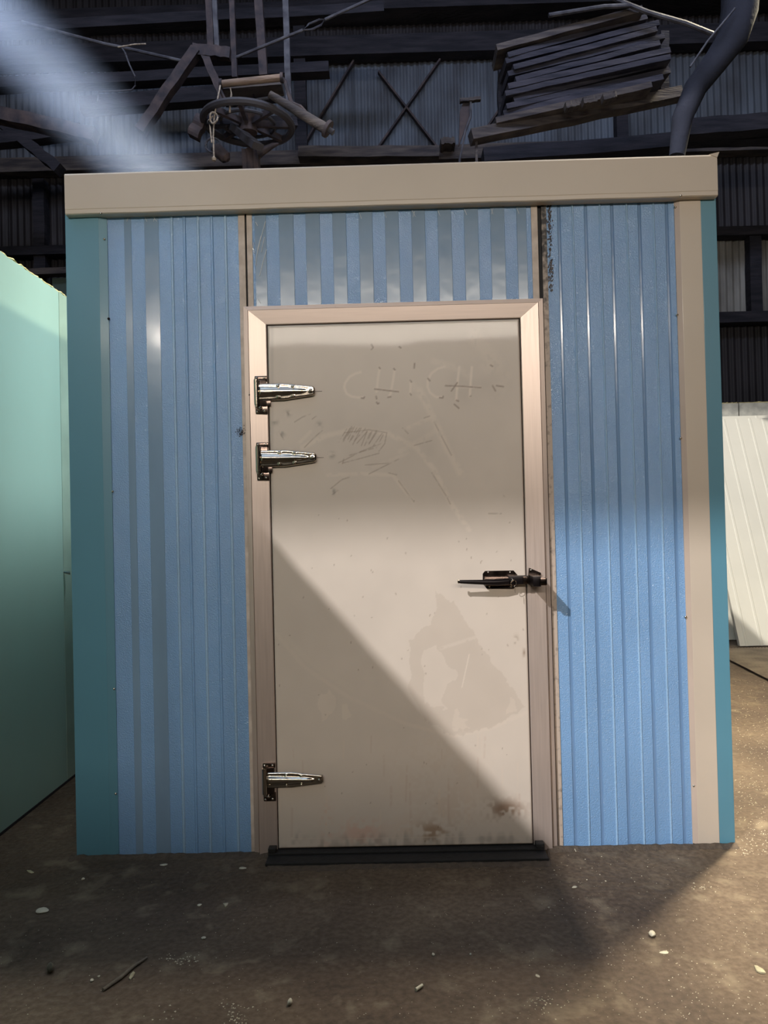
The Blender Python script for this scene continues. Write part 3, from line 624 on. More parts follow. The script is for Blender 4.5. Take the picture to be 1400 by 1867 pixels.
# the leaf, with its painted-on wear stored per vertex
def leaf():
    g_ = 0.003; x0, x1, z0, z1 = dL+g_, dR-g_, db, dt-g_
    nx, nz = 300, 620; YD = -0.026
    xs_ = np.linspace(x0, x1, nx+1); zs_ = np.linspace(z0, z1, nz+1)
    XX, ZZ = np.meshgrid(xs_, zs_)
    # world -> photo rows/columns, only to place the wear marks
    V = np.stack([XX-CAM.x, np.full_like(XX, YD-CAM.y), ZZ-CAM.z], -1)
    dd = V@np.array(fwd); U_ = 700+FPX*(V@np.array(right))/dd; V_ = 933.5-FPX*(V@np.array(up))/dd
    colr = np.ones(XX.shape+(3,))
    rs = np.random.RandomState(5)
    def lownoise(n0, n1, seed):
        r = np.random.RandomState(seed).rand(n0+1, n1+1)
        a = np.linspace(0, n0-1e-6, nz+1); b = np.linspace(0, n1-1e-6, nx+1)
        i = a.astype(int); j = b.astype(int); fa = (a-i)[:, None]; fb = (b-j)[None]; fa = fa*fa*(3-2*fa); fb = fb*fb*(3-2*fb)
        return (r[i][:, j]*(1-fa)*(1-fb)+r[i+1][:, j]*fa*(1-fb)+r[i][:, j+1]*(1-fa)*fb+r[i+1][:, j+1]*fa*fb)
    grain = lownoise(160, 80, 1); patch = lownoise(14, 8, 2); patch2 = lownoise(40, 22, 3)
    def dist(pts):
        D = np.full(XX.shape, 1e9); T = np.zeros(XX.shape); n = len(pts)-1
        for k in range(n):
            (ax, ay), (bx, by) = pts[k], pts[k+1]; ex, ey = bx-ax, by-ay; l2 = ex*ex+ey*ey+1e-9
            t_ = np.clip(((U_-ax)*ex+(V_-ay)*ey)/l2, 0, 1); d_ = np.hypot(U_-ax-t_*ex, V_-ay-t_*ey)
            m_ = d_ < D; D[m_] = d_[m_]; T[m_] = (k+t_[m_])/n
        return D, T
    def mark(pts, wdt, tint, a, rough=0.0, soft=0.5):
        nonlocal colr
        D, T = dist(pts); s = np.clip((wdt/2+soft*wdt/2-D)/(soft*wdt+1e-6), 0, 1)*a
        if rough: s = s*np.clip((grain-rough)*3+0.5, 0, 1)
        colr = colr*(1-s[..., None])+np.array(tint)*s[..., None]
    LT = (1.09, 1.10, 1.11); DK = (0.42, 0.36, 0.32); MD = (0.80, 0.77, 0.73)
    def z(a, b): return (a/2.8+480, b/2.8+580)
    def y(a, b): return (a/2.692+480, b/2.692+900)
    colr *= (0.975+0.05*patch+0.03*patch2)[..., None]
    # broad wipes
    for pts, w_, a in (([z(1080, 90), z(1160, 190), z(1190, 240)], 26, .5), ([z(200, 660), z(320, 600), z(470, 565), z(640, 590), z(780, 660), z(870, 770), z(960, 950), z(1050, 1080)], 9, .9),
                       ([z(330, 800), z(500, 795), z(660, 800), z(770, 940)], 7, .8), ([z(800, 370), z(880, 540), z(950, 690), z(1010, 800)], 12, .8), ([z(740, 560), z(870, 500)], 7, .8),
                       ([z(700, 680), z(840, 600), z(900, 560)], 9, .6), ([z(180, 640), z(240, 580)], 6, .8), ([z(560, 760), z(740, 690)], 6, .5), ([z(870, 220), z(1000, 260), z(1050, 300)], 12, .5),
                       ([z(760, 340), z(800, 400)], 12, .5), ([z(1130, 250), z(1240, 300), z(1200, 400)], 18, .35)):
        mark(pts, w_, (1.15, 1.14, 1.12), a*0.8, 0.25)
    for cx_, cy_, r_ in ((z(1180, 330)[0], z(1180, 330)[1], 30), (z(1020, 360)[0], z(1020, 360)[1], 26), (z(480, 640)[0], z(480, 640)[1], 60), (z(820, 640)[0], z(820, 640)[1], 40)):
        s = np.exp(-((U_-cx_)**2+(V_-cy_)**2)/(2*r_*r_))*0.10; colr *= (1-s*(0.5+patch2))[..., None]
    # finger-written letters C H i C H
    for pts in ([z(497, 276), z(470, 283), z(440, 300), z(418, 330), z(413, 355), z(425, 385), z(450, 400), z(482, 405), z(512, 405)],
                [z(594, 255), z(585, 310), z(578, 375)], [z(670, 262), z(664, 310), z(656, 350), z(650, 385), z(640, 402)], [z(752, 320), z(750, 390)],
                [z(925, 248), z(890, 258), z(858, 282), z(840, 315), z(838, 350), z(850, 380), z(880, 402), z(915, 404)], [z(1000, 250), z(992, 320), z(984, 420)], [z(1064, 250), z(1058, 330), z(1054, 400)],
                [z(568, 360), z(690, 375)], [z(965, 348), z(1108, 354)]):
        mark(pts, 4.2, (1.15, 1.14, 1.13), 0.9)
    for pts in ([z(500, 408), z(512, 410), z(516, 403)], [z(568, 362), z(620, 368), z(690, 376)], [z(576, 400), z(578, 412)], [z(578, 430), z(584, 438), z(590, 434)], [z(636, 404), z(650, 402)], [z(592, 252), z(596, 258)],
                [z(666, 258), z(672, 264)], [z(750, 318), z(756, 326)], [z(750, 385), z(754, 392)], [z(772, 232), z(770, 255)], [z(900, 406), z(916, 408), z(918, 400)], [z(930, 345), z(1010, 348), z(1110, 355)],
                [z(960, 372), z(990, 330)], [z(985, 420), z(996, 424)], [z(1056, 400), z(1060, 396)], [z(840, 308), z(850, 320)], [z(694, 146), z(702, 152)], [z(552, 135), z(560, 150), z(552, 160)],
                [z(1160, 240), z(1170, 246)], [z(1170, 345), z(1185, 372)], [z(1190, 345), z(1225, 350)], [z(975, 440), z(998, 460)]):
        mark(pts, 2.8, DK, 0.8, 0.05)
    # scribbles and scratches
    for k in range(16):
        a = 430+k*12; mark([z(a+rs.uniform(-8, 8), 545+rs.uniform(0, 25)+k*2), z(a-40+rs.uniform(-8, 8), 615+rs.uniform(-10, 20)+k*2)], 1.9, DK, 0.5, 0.25)
    for pts in ([z(415, 585), z(540, 570), z(630, 585), z(620, 640), z(590, 680)], [z(385, 738), z(420, 722), z(500, 680), z(600, 640)], [z(405, 740), z(500, 715), z(590, 690)], [z(410, 720), z(405, 742)], [z(440, 700), z(560, 665)],
                [z(520, 750), z(640, 740)], [z(210, 660), z(270, 600), z(300, 575)], [z(160, 530), z(200, 505), z(240, 490)], [z(250, 515), z(270, 500)], [z(80, 580), z(105, 620)], [z(540, 795), z(690, 720)],
                [z(710, 560), z(740, 590)], [z(770, 650), z(860, 625)], [z(872, 530), z(960, 700)], [z(690, 830), z(770, 940)], [z(860, 790), z(935, 910), z(955, 950)], [z(345, 870), z(400, 825), z(440, 812)], [z(640, 790), z(680, 800)],
                [z(120, 480), z(130, 490)], [z(350, 695), z(362, 700)], [z(1150, 998), z(1215, 998)], [z(1225, 905), z(1232, 912)], [z(380, 880), z(355, 900)], [z(820, 510), z(850, 500)], [z(430, 600), z(455, 560)]):
        mark(pts, 2.0, DK, 0.5, 0.22)
    for c_ in (z(125, 487), z(95, 590), z(285, 545), z(60, 530), z(360, 885), z(350, 700)):
        s = np.exp(-((U_-c_[0])**2+(V_-c_[1])**2)/(2*16))*0.4*np.clip((grain-.3)*3, 0, 1); colr *= (1-s)[..., None]
    # lower half: smear arcs, greasy patch, drips, splashes
    mark([y(65, 690), y(200, 850), y(420, 1000), y(700, 1130), y(930, 1190), y(1120, 1150), y(1290, 1075)], 7, (1.07, 1.06, 1.05), 0.7, 0.15)
    mark([y(90, 700), y(240, 830), y(430, 960)], 12, (1.05, 1.05, 1.03), 0.5, 0.2)
    def poly(pts, tint, a, rag=0.0):
        nonlocal colr
        ins = np.zeros(XX.shape, bool); n = len(pts)
        uu = U_+rag*(patch2-.5)*30; vv = V_+rag*(grain-.5)*16
        for i in range(n):
            (x1_, y1_), (x2_, y2_) = pts[i], pts[(i+1) % n]
            c = ((y1_ > vv) != (y2_ > vv)) & (uu < (x2_-x1_)*(vv-y1_)/(y2_-y1_+1e-9)+x1_); ins ^= c
        s = ins*a; colr = colr*(1-s[..., None])+colr*np.array(tint)*s[..., None]
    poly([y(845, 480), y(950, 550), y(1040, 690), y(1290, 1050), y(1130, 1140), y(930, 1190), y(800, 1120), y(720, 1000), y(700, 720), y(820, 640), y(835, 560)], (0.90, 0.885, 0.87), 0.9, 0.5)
    poly([y(782, 762), y(880, 760), y(925, 890), y(900, 1000), y(900, 1060), y(790, 1030)], (1.10, 1.11, 1.12), 0.9, 0.8)
    poly([y(930, 1080), y(960, 1060), y(1020, 1150), y(940, 1160)], (1.09, 1.09, 1.09), 0.8, 0.8); poly([y(1205, 1000), y(1235, 1000), y(1245, 1060), y(1205, 1080)], (1.10, 1.10, 1.10), 0.8, 0.4)
    poly([y(280, 980), y(350, 970), y(330, 1070), y(270, 1130)], (1.09, 1.08, 1.07), 0.8, 0.8); poly([y(400, 1040), y(430, 1030), y(435, 1100), y(405, 1100)], (1.08, 1.08, 1.06), 0.8, 0.6)
    mark([y(1010, 790), y(975, 950)], 1.8, (1.15, 1.15, 1.15), 0.8); mark([y(870, 760), y(1040, 705)], 6, (1.05, 1.05, 1.05), 0.6, .2)
    for k in range(26):
        u = rs.uniform(505, 965); v = rs.uniform(1330, 1480); L_ = rs.uniform(15, 75)
        mark([(u, v), (u+rs.uniform(-2, 2), v+L_)], rs.uniform(1.5, 5), (1.06, 1.03, 1.0) if k % 2 else (0.92, .86, .84), 0.6, .2)
    for k in range(70):
        u = rs.uniform(505, 965); v = rs.uniform(900, 1535)
        mark([(u, v), (u+rs.uniform(-1, 1), v+rs.uniform(0, 3))], 1.6, (0.35, .27, .22), 0.6)
    for c_, sx, sy, a, tint in ((y(480, 1660), 24, 16, .95, (1.02, .84, .80)), (y(310, 1640), 7, 24, .8, (1.02, .84, .80)), (y(830, 1660), 22, 12, .9, (.62, .52, .44)), (y(700, 1650), 20, 14, .4, (1.06, .98, .92)),
                                (y(1190, 1550), 24, 12, .9, (.52, .42, .36)), (y(1240, 725), 3, 6, .9, (.45, .38, .32)), (y(1280, 790), 2, 8, .8, (.5, .42, .36)), (y(850, 1400), 60, 60, .25, (.9, .84, .8)), (y(930, 1560), 30, 30, .25, (.9, .82, .76))):
        s = np.exp(-((U_-c_[0])**2/(2*sx*sx)+(V_-c_[1])**2/(2*sy*sy)))*a*np.clip((grain+patch2-0.75)*3, 0, 1.3); s = np.clip(s, 0, 1)
        colr = colr*(1-s[..., None])+colr*np.array(tint)*s[..., None]
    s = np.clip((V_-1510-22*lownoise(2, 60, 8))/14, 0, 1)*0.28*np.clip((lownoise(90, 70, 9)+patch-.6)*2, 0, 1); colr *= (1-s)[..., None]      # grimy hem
    s = np.clip((1524-np.abs(V_-1524)*8)/1524, 0, 1)*0
    # film edge glue line near the bottom
    mark([y(100, 1695), y(700, 1690), y(1300, 1672)], 1.4, (1.08, 1.06, 1.02), .5)
    s = np.exp(-((U_-496)/3.0)**2)*0.15; colr *= (1-s)[..., None]
    # geometry: gently coved edges
    edge = np.minimum(np.minimum(XX-x0, x1-XX), np.minimum(ZZ-z0, z1-ZZ))
    YY = YD+0.004*np.clip(1-edge/0.004, 0, 1)**2 - 0.0005*(patch-.5)
    verts = np.stack([XX, YY, ZZ], -1).reshape(-1, 3)
    i = np.arange(nz)[:, None]*(nx+1)+np.arange(nx)[None]
    faces = np.stack([i, i+1, i+nx+2, i+nx+1], -1).reshape(-1, 4)
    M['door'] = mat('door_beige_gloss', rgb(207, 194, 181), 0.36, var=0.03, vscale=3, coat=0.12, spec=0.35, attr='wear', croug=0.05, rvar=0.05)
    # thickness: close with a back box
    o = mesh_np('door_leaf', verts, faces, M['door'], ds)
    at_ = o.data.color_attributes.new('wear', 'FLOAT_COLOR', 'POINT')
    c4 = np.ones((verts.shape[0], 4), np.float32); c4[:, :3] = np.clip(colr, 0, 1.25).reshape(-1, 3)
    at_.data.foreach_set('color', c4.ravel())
    MB().box(x0, x1, YD+.0045, 0.038, z0, z1).build('leaf_core', M['beige_lip'], ds)
leaf()
# black sill
a = P(490, 1551, -0.05); b = P(990, 1545, -0.05)
MB().box(-0.500, 0.514, -0.125, 0.06, 0.0, 0.011, 0.003).build('threshold', M['rubber'], ds)
MB().box(-0.500, 0.512, -0.060, 0.06, 0.011, 0.0185, 0.002).build('threshold_step', M['rubber'], ds)
MB().box(-0.500, -0.471, -0.060, -0.028, 0.0185, 0.036, 0.003).build('threshold_corner', M['rubber'], ds)
MB().box(0.481, 0.512, -0.060, -0.028, 0.0185, 0.036, 0.003).build('threshold_corner', M['rubber'], ds)

# hinges
def hinge(u, v, label, low=False):
    c = P(u, v, -0.03); ox, oz = c.x, c.z          # (u,v): left end of the strap, on its axis
    px_ = 0.00206
    hp = MB()
    y0 = -0.0255
    hp.box(ox-.013, ox+.034, y0-.011, y0, oz+.043, oz+.062, 0.004)                 # upper tab
    hp.box(ox-.013, ox+.030, y0-.016, y0, oz-.052, oz+.046, 0.003)                # body
    hp.box(ox-.012, ox+.034, y0-.010, y0, oz-.080, oz-.046, 0.004)                 # lower tab
    if not low: hp.box(ox+.028, ox+.046, y0-.012, y0, oz-.052, oz-.028, 0.002)
    h = hp.build('hinge', M['dark_chrome'], ds, smooth=True, offset=(ox, y0, oz)); h['label'] = label
    MB().tube([(ox-.004, y0-.024, oz-.048), (ox-.004, y0-.024, oz+.046)], 0.009, 14).build('barrel', M['chrome'], h, smooth=True)
    MB().tube([(ox-.004, y0-.024, oz-.057), (ox-.004, y0-.024, oz-.049)], 0.006, 10).build('pin_end', M['chrome'], h, smooth=True)
    # strap: tapered pressed plate with a raised middle rib
    nx, ny = 64, 28; Ls = 0.212; vs = []
    for i in range(nx+1):
        s = i/nx; x = ox+Ls*s
        half = 0.0315 if s < .45 else 0.0315-(s-.45)/.55*0.0150
        if s > 0.965: half -= (s-.965)/.035*0.006
        if s < 0.03: half *= 0.93
        if low: half *= 0.92
        for j in range(ny+1):
            t_ = (j/ny)*2-1; zz = half*t_
            e = min(1.0, (1-abs(t_))*half/0.0045)
            e = min(e, min(s, 1-s)*Ls/0.0035)
            hgt = 0.006*math.sqrt(max(0, 1-(1-e)**2))
            taper = max(0.0, 1-s/0.86); rw = 0.0135*taper**0.35+1e-4
            hgt += 0.0075*math.exp(-(zz/rw)**4)*min(1, taper*6)*min(1, s/0.04)
            for sx_, sz_ in ((.36, .62), (.36, -.62), (.62, .62), (.62, -.62), (.93, 0)):
                hgt += 0.0022*math.exp(-(((s-sx_)*Ls)**2+(zz-half*sz_)**2)/(0.0052**2))
            vs.append((x, y0-0.014-hgt, oz+zz))
    i = np.arange(nx)[:, None]*(ny+1)+np.arange(ny)[None]
    fc_ = np.stack([i, i+ny+1, i+ny+2, i+1], -1).reshape(-1, 4)
    o = mesh_np('hinge_strap', np.array(vs), fc_, M['chrome'], h); 
    sb = MB(); sb.prism([(ox+.001, oz-.027), (ox+.19, oz-.013), (ox+.209, oz-.011), (ox+.209, oz+.011), (ox+.19, oz+.013), (ox+.001, oz+.027)], y0-.0142, -0.0262)
    sb.build('strap_spacer', M['black_metal'], h)
    hf = lambda s: (0.0315 if s < .45 else 0.0315-(s-.45)/.55*0.0150)*(0.92 if low else 1)
    for sx_, sz_ in ((.36, .62), (.36, -.62), (.62, .62), (.62, -.62), (.93, 0)):
        MB().dome((ox+Ls*sx_, y0-.0215, oz+hf(sx_)*sz_), 0.0048, 0.004, 10).build('screw', M['screw'], h, smooth=True)
    for dx_, dz_ in ((-.005, .053), (.024, .053), (-.004, -.072), (.022, -.07)):
        MB().dome((ox+dx_, y0-.0105, oz+dz_), 0.0048, 0.004, 10).build('screw', M['screw'], h, smooth=True)
    MB().dome((ox+.008, y0-.016, oz-.058), 0.007, 0.008, 10).build('adjusting_screw', M['chrome'], h, smooth=True)
    if not low: MB().beam((ox+.210, -.0268, oz), (ox+.238, -.0268, oz), 0.0012, 0.0012).build('scribe_line', M['black_metal'], h)
    return h
hinge(471, 716, 'topmost steel strap hinge'); hinge(474, 837, 'second steel strap hinge'); hinge(486, 1421, 'lowest steel strap hinge', True)

# latch with lever, strike
lc = P(912, 1057, -0.03)
y0 = -0.0265
def Z(u, v): p = P(u, v, -0.03); return (p.x, p.z)
lt = MB().prism([Z(880, 1046), Z(884, 1041), Z(936, 1040), Z(943, 1048), Z(943, 1065), Z(937, 1073), Z(887, 1073), Z(880, 1064)], y0-.006, y0).build('latch', M['dark_chrome'], ds)
lt['label'] = 'dark steel lever latch'
for u, v in ((890, 1043.5), (930, 1043.5), (892, 1069), (931, 1069)):
    p = Z(u, v); MB().dome((p[0], y0-.006, p[1]), 0.004, 0.003, 10).build('screw', M['screw'], lt, smooth=True)
a = Z(882, 1052); b = Z(958, 1066)
MB().box(a[0], b[0]-.03, y0-.030, y0-.006, b[1], a[1], 0.004).build('latch_body', M['dark_chrome'], lt, smooth=True)
a = Z(925, 1049); b = Z(960, 1064)
MB().box(a[0], b[0], y0-.038, y0-.008, b[1], a[1], 0.003).build('latch_tongue', M['black_metal'], lt, smooth=True)
a = Z(950, 1050); b = Z(959, 1063); MB().box(a[0], b[0], y0-.044, y0-.036, b[1], a[1], 0.002).build('tongue_cap', M['dark_chrome'], lt, smooth=True)
# lever
lv = bmesh.new(); prevr = None
pts_ = [(832, 1058.5, .056, .010, .004), (838, 1058.8, .056, .013, .005), (860, 1059.3, .054, .016, .006), (885, 1059.8, .052, .019, .007), (905, 1059.8, .050, .022, .007), (925, 1058.5, .044, .022, .006)]
for u, v, yo, hh, dp in pts_:
    p = Z(u, v); ring = []
    for k in range(12):
        a_ = 2*math.pi*k/12; ring.append(lv.verts.new((p[0], y0-yo-dp*math.sin(a_), p[1]+hh/2*math.cos(a_))))
    if prevr:
        for k in range(12): lv.faces.new((prevr[k], prevr[(k+1) % 12], ring[(k+1) % 12], ring[k]))
    else: lv.faces.new(ring)
    prevr = ring
lv.faces.new(prevr[::-1]); q_ = MB(); q_.bm.free(); q_.bm = lv; q_.build('lever', M['black_metal'], lt, smooth=True)
p = Z(834, 1058.5); MB().box(p[0]-.004, p[0]+.003, y0-.061, y0-.050, p[1]-.006, p[1]+.006, 0.0015).build('lever_tip', M['chrome'], lt, smooth=True)
p = Z(900, 1059); MB().tube([(p[0], y0-.006, p[1]), (p[0], y0-.052, p[1])], 0.010, 14).build('pivot', M['dark_chrome'], lt, smooth=True)
p = Z(916, 1058); MB().tube([(p[0], y0-.006, p[1]), (p[0], y0-.048, p[1])], 0.010, 14).build('pivot', M['dark_chrome'], lt, smooth=True)
st = MB().prism([Z(964, 1035), Z(985, 1044), Z(985, 1046), Z(965, 1048), Z(962, 1060), Z(968, 1069), Z(985, 1062), Z(985, 1050), Z(963, 1048)][:3]+[Z(984, 1062), Z(968, 1069), Z(961, 1061)], ym-.010, ym+.002).build('strike', M['dark_chrome'], ds)
st['label'] = 'dark strike plate on the right frame rail'
a = Z(964, 1048); b = Z(979, 1066); MB().box(a[0], b[0], ym-.085, ym-.008, b[1], a[1], 0.003).build('strike_housing', M['black_metal'], st, smooth=True)
a = Z(975, 1050); b = Z(987, 1063); MB().box(a[0], b[0], ym-.110, ym-.008, b[1], a[1], 0.004).build('strike_roller', M['dark_chrome'], st, smooth=True)
for u, v in ((967, 1039), (969, 1065)): p = Z(u, v); MB().dome((p[0], ym-.011, p[1]), 0.004, 0.003, 10).build('screw', M['screw'], st, smooth=True)
for u, v in ((982, 643), (990, 970), (995, 1102), (459, 783), (455, 720)): screw(u, v, -0.020, ds, 0.0035, 'screw' if u > 900 else 'black_metal')
for u in (461, 478, 611): p = P(u, 563 if u < 600 else 559, -.02); MB().dome((p.x, -0.0185, p.z), 0.0018, 0.001, 8).build('screw', M['black_metal'], ds)
# padlock-less key ring hanging in the latch
kc = P(936, 1063, -0.075)
kr = thing('key_ring', (kc.x, -0.075, kc.z), 'small wire ring with a pale tag hanging on the door latch', 'key ring')
MB().tube([(kc.x+.010*math.cos(a_), -0.075-.003*math.sin(a_), kc.z+.012*math.sin(a_)) for a_ in [2*math.pi*k/20 for k in range(20)]], 0.0010, 6, close=True).build('ring', M['screw'], kr, smooth=True)
MB().tube([(kc.x-.006, -0.071, kc.z+.016), (kc.x-.001, -.074, kc.z+.010), (kc.x-.008, -.078, kc.z+.004)], [0.003, .004, .002], 8).build('clasp', M['screw'], kr, smooth=True)
MB().tube([(kc.x+.004, -0.076, kc.z-.012), (kc.x+.005, -0.076, kc.z-.036)], 0.0009, 6).build('wire_end', M['screw'], kr, smooth=True)

# ------------------------------------------------------------------ mint panel wall at the left
mx_ = -1.62
s0 = X(107, 800, mx_); topz = (X(5, 468, mx_).z+X(100, 522, mx_).z)/2
ys_ = X(107, 530, mx_).y
mw_ = thing('mint_panel_wall', (mx_, -1.5, 0), 'mint green insulated wall standing left of the blue cold room', 'wall panel')
def rough_top(y0_, y1_, m, name, xo=0.0, amp=0.004, topz=topz):
    b = bmesh.new(); n = 60; rows_ = []
    for i in range(n+1):
        yy = y0_+(y1_-y0_)*i/n; zz = topz+rnd.uniform(-amp, amp)
        rows_.append([b.verts.new(c) for c in ((mx_+xo, yy, 0.012), (mx_+xo, yy, zz), (mx_-.10, yy, zz-.002), (mx_-.10, yy, 0.012))])
    for i in range(n):
        for k in range(4): b.faces.new((rows_[i][k], rows_[i+1][k], rows_[i+1][(k+1) % 4], rows_[i][(k+1) % 4]))
    b.faces.new(rows_[0]); b.faces.new(rows_[-1][::-1]); q_ = MB(); q_.bm.free(); q_.bm = b; return q_.build(name, m, mw_)
rough_top(-0.6, ys_-.004, M['mint'], 'panel')
rough_top(-4.6, -0.604, M['mint'], 'panel', topz=2.50)  # unseen section made taller so its edge casts the diagonal on the door
rough_top(ys_, ys_+.62, M['mint_edge'], 'end_strip', 0.0)
b = MB(); n = 90
b.tube([(mx_-.008+rnd.uniform(-.003, .003), -.6+(ys_+.6+.6)*i/n, topz+.004+rnd.uniform(-.003, .004)) for i in range(n+1)], [0.0055*rnd.uniform(.6, 1.3) for _ in range(n+1)], 6)
b.build('foam_edge', M['foam'], mw_)
p = X(122, 1044, mx_+.01)
MB().tube([(p.x-.01, p.y-.015, p.z+.004), (p.x+.008, p.y, p.z), (p.x+.006, p.y+.01, p.z-.008)], [0.005, .010, .006], 8).build('bolt_head', M['screw'], mw_, smooth=True)
MB().box(mx_-.1, mx_+.002, -4.6, ys_+.6, 0.0, 0.012).build('base_channel', M['plain_dark'], mw_)
# pale blue sheet corner peeking out beside it
a = P(119, 560, 1.52); b_ = P(127, 527, 1.52)
tag(MB().prism([(a.x, 0), (a.x, a.z), (b_.x, b_.z), (b_.x+.12, b_.z+.06), (b_.x+.12, 0)], 1.51, 1.53).build('blue_sheet', M['sky_blue']), 'pale blue sheet corner between the mint wall and cold room', 'sheet')

# ------------------------------------------------------------------ cream panels leaning at the right
def lean_panel(u0_, vb, vt, yb, lean, name, label, wd, slant, ribs, mkey='cream', u_top=None):
    base = F(u0_, vb); H = 2.42
    t = thing(name, (base.x, base.y, 0), label, 'panel', None)
    sl = math.asin(lean/H); 
    g = bmesh.new(); xs_ = [0]
    pr = [(0, 0)]
    for k in ribs: pr += [(k-.014, 0), (k-.009, -.005), (k+.009, -.005), (k+.014, 0)]
    pr += [(wd, 0)]
    nb = len(pr)
    def pt(x, y, h):                                  # panel space -> world: sheared sideways by 'slant'
        return (base.x+x-slant*h/H, base.y+y*math.cos(sl)+h*math.sin(sl), 0.01+h*math.cos(sl)-y*math.sin(sl)*0)
    lo_ = [g.verts.new(pt(x, y, 0)) for x, y in pr]; hi_ = [g.verts.new(pt(x, y, H)) for x, y in pr]
    lo2 = [g.verts.new(pt(x, .05, 0)) for x in (0, wd)]; hi2 = [g.verts.new(pt(x, .05, H)) for x in (0, wd)]
    for i in range(nb-1): f_ = g.faces.new((lo_[i], lo_[i+1], hi_[i+1], hi_[i]))
    g.faces.new((lo2[1], lo2[0], hi2[0], hi2[1])); g.faces.new([lo2[0]]+lo_+[lo2[1]]); g.faces.new([hi2[1]]+hi_[::-1]+[hi2[0]])
    g.faces.new((lo2[0], hi2[0], hi_[0], lo_[0])); g.faces.new((lo2[1], lo_[-1], hi_[-1], hi2[1]))
    q_ = MB(); q_.bm.free(); q_.bm = g; q_.build('sheet_face', M[mkey], t)
    return t, pt
bf = F(1349, 1180)
pf, ptf = lean_panel(1349, 1180, 752, 0, 0.98, 'leaning_panel', 'cream ribbed panel leaning at the right, front one of the stack', 1.15, 0.0, [.065, .20, .335, .47, .605, .74, .875, 1.01])
bsec = F(1344, 1169)
p2, pt2 = lean_panel(1300, 1169, 752, 0, 0.84, 'leaning_panel', 'cream ribbed panel behind the front one, lower edge seen left of it', 1.15, 0.0, [.07, .205, .34, .88, 1.01])
def top_board(u0_, u1_, vtop, vbot, Y, label, mk):
    a = P(u0_, vtop, Y); b = P(u1_, vtop-2, Y); c = P(u0_, vbot, Y)
    return tag(MB().box(a.x, b.x, Y, Y+.05, 0.004, a.z, 0.003).build('leaning_panel', M[mk]), label, 'panel')
ytop = bf.y+1.05
MBt = None
def board(u0_, u1_, vtop, Y, label, mk='white_edge'):
    a = P(u0_, vtop, Y); b = P(u1_, vtop, Y)
    t = thing('upright_panel', (a.x, Y, 0), label, 'panel')
    MB().box(a.x, b.x, Y, Y+.06, 0.0, a.z, 0.002).build('panel_face', M[mk], t)
    n = 24; MB().tube([(a.x+(b.x-a.x)*i/n, Y+.02, a.z+.004+rnd.uniform(-.003, .006)) for i in range(n+1)], [0.007*rnd.uniform(.5, 1.4) for i in range(n+1)], 5).build('foam_edge', M['foam'], t)
yb_ = 5.52
board(1270, 1345.5, 737, yb_, 'dusty white panel end behind the cream stack, left of the seam')
board(1347.5, 1500, 735, yb_+.01, 'dusty white panel end behind the cream stack, right of the seam')
# ridged sheet on the floor beside the stack
e0 = F(1290, 1186); e1 = F(1480, 1283); e1 = e0+(e1-e0)*1.7; ed = (e1-e0); ed.z = 0; L_ = ed.length; ed.normalize(); nd = Vector((-ed.y, ed.x, 0))
if nd.x < 0: nd = -nd
t = thing('ridged_sheet', (e0.x, e0.y, 0), 'dusty ridged steel sheet lying on the floor before the cream panels', 'sheet')
g = bmesh.new(); wd_ = 1.2; nr = 46
prv = None
for i in range(nr*2+1):
    h_ = 0.018+(0.007 if i % 2 else 0); o_ = nd*(wd_*i/(nr*2)); a_ = g.verts.new(e0+o_+Vector((0, 0, h_))); b_ = g.verts.new(e1+o_+Vector((0, 0, h_)))
    if prv: g.faces.new((prv[0], prv[1], b_, a_))
    prv = (a_, b_)
q_ = MB(); q_.bm.free(); q_.bm = g; q_.build('ridged_face', M['ridged'], t)
MB().beam(e0+Vector((0, 0, .008))+nd*.02, e1+Vector((0, 0, .008))+nd*.02, 0.03, 0.014).build('gap_shade_bar', M['black_metal'], t)  # black bar in place of the shaded gap under the sheet

# ------------------------------------------------------------------ litter on the floor
def lump(u, v, r, m, name, label, flat=0.5, cat='stone', st=1.0, seed=0, group=None):
    p = F(u, v); rg = random.Random(seed+int(u)); b = bmesh.new(); bmesh.ops.create_icosphere(b, subdivisions=2, radius=1)
    a0 = rg.uniform(0, 3)
    for k in b.verts:
        s = 1+0.16*math.sin(k.co.x*3+a0)+rg.uniform(-.06, .06)
        k.co = Vector((k.co.x*r*s*st, k.co.y*r*s, k.co.z*r*flat*s))
    bmesh.ops.rotate(b, verts=b.verts, cent=(0, 0, 0), matrix=Matrix.Rotation(rg.uniform(-.6, .6), 3, 'Z'))
    zmin = min(k.co.z for k in b.verts)
    for k in b.verts: k.co += Vector((p.x, p.y, -zmin-0.0005))
    q_ = MB(); q_.bm.free(); q_.bm = b
    return tag(q_.build(name, M[m], smooth=True, offset=(p.x, p.y, 0)), label, cat, group)
lump(1189, 1706, .012, 'chip', 'pebble', 'round pale pebble on the brighter floor right of the door', .5, seed=1)
lump(529, 1832, .009, 'chip', 'pebble', 'small oval cream pebble near the bottom edge below the door', .8, st=.7, seed=2)
lump(78, 1662, .016, 'chip', 'paper_scrap', 'flat pale scrap on the dark floor at the left', .25, 'scrap', 1.5)
lump(92, 1772, .014, 'dark_leaf', 'curled_leaf', 'curled brown leaf in the lower left shadow', .8, 'leaf', .8)
lump(152, 1604, .006, 'chip', 'pebble', 'tiny grey pebble in front of the teal corner trim', .6)
lump(371, 1711, .006, 'chip', 'pebble', 'tiny pale pebble above the grey twig', .4, st=1.4)
lump(364, 1651, .006, 'chip', 'pebble', 'tiny white pebble left of the pale forked chip', .4, st=1.5)
lump(447, 1659, .005, 'stick', 'pebble', 'tiny tan pebble right of the pale forked chip', .4, st=1.3)
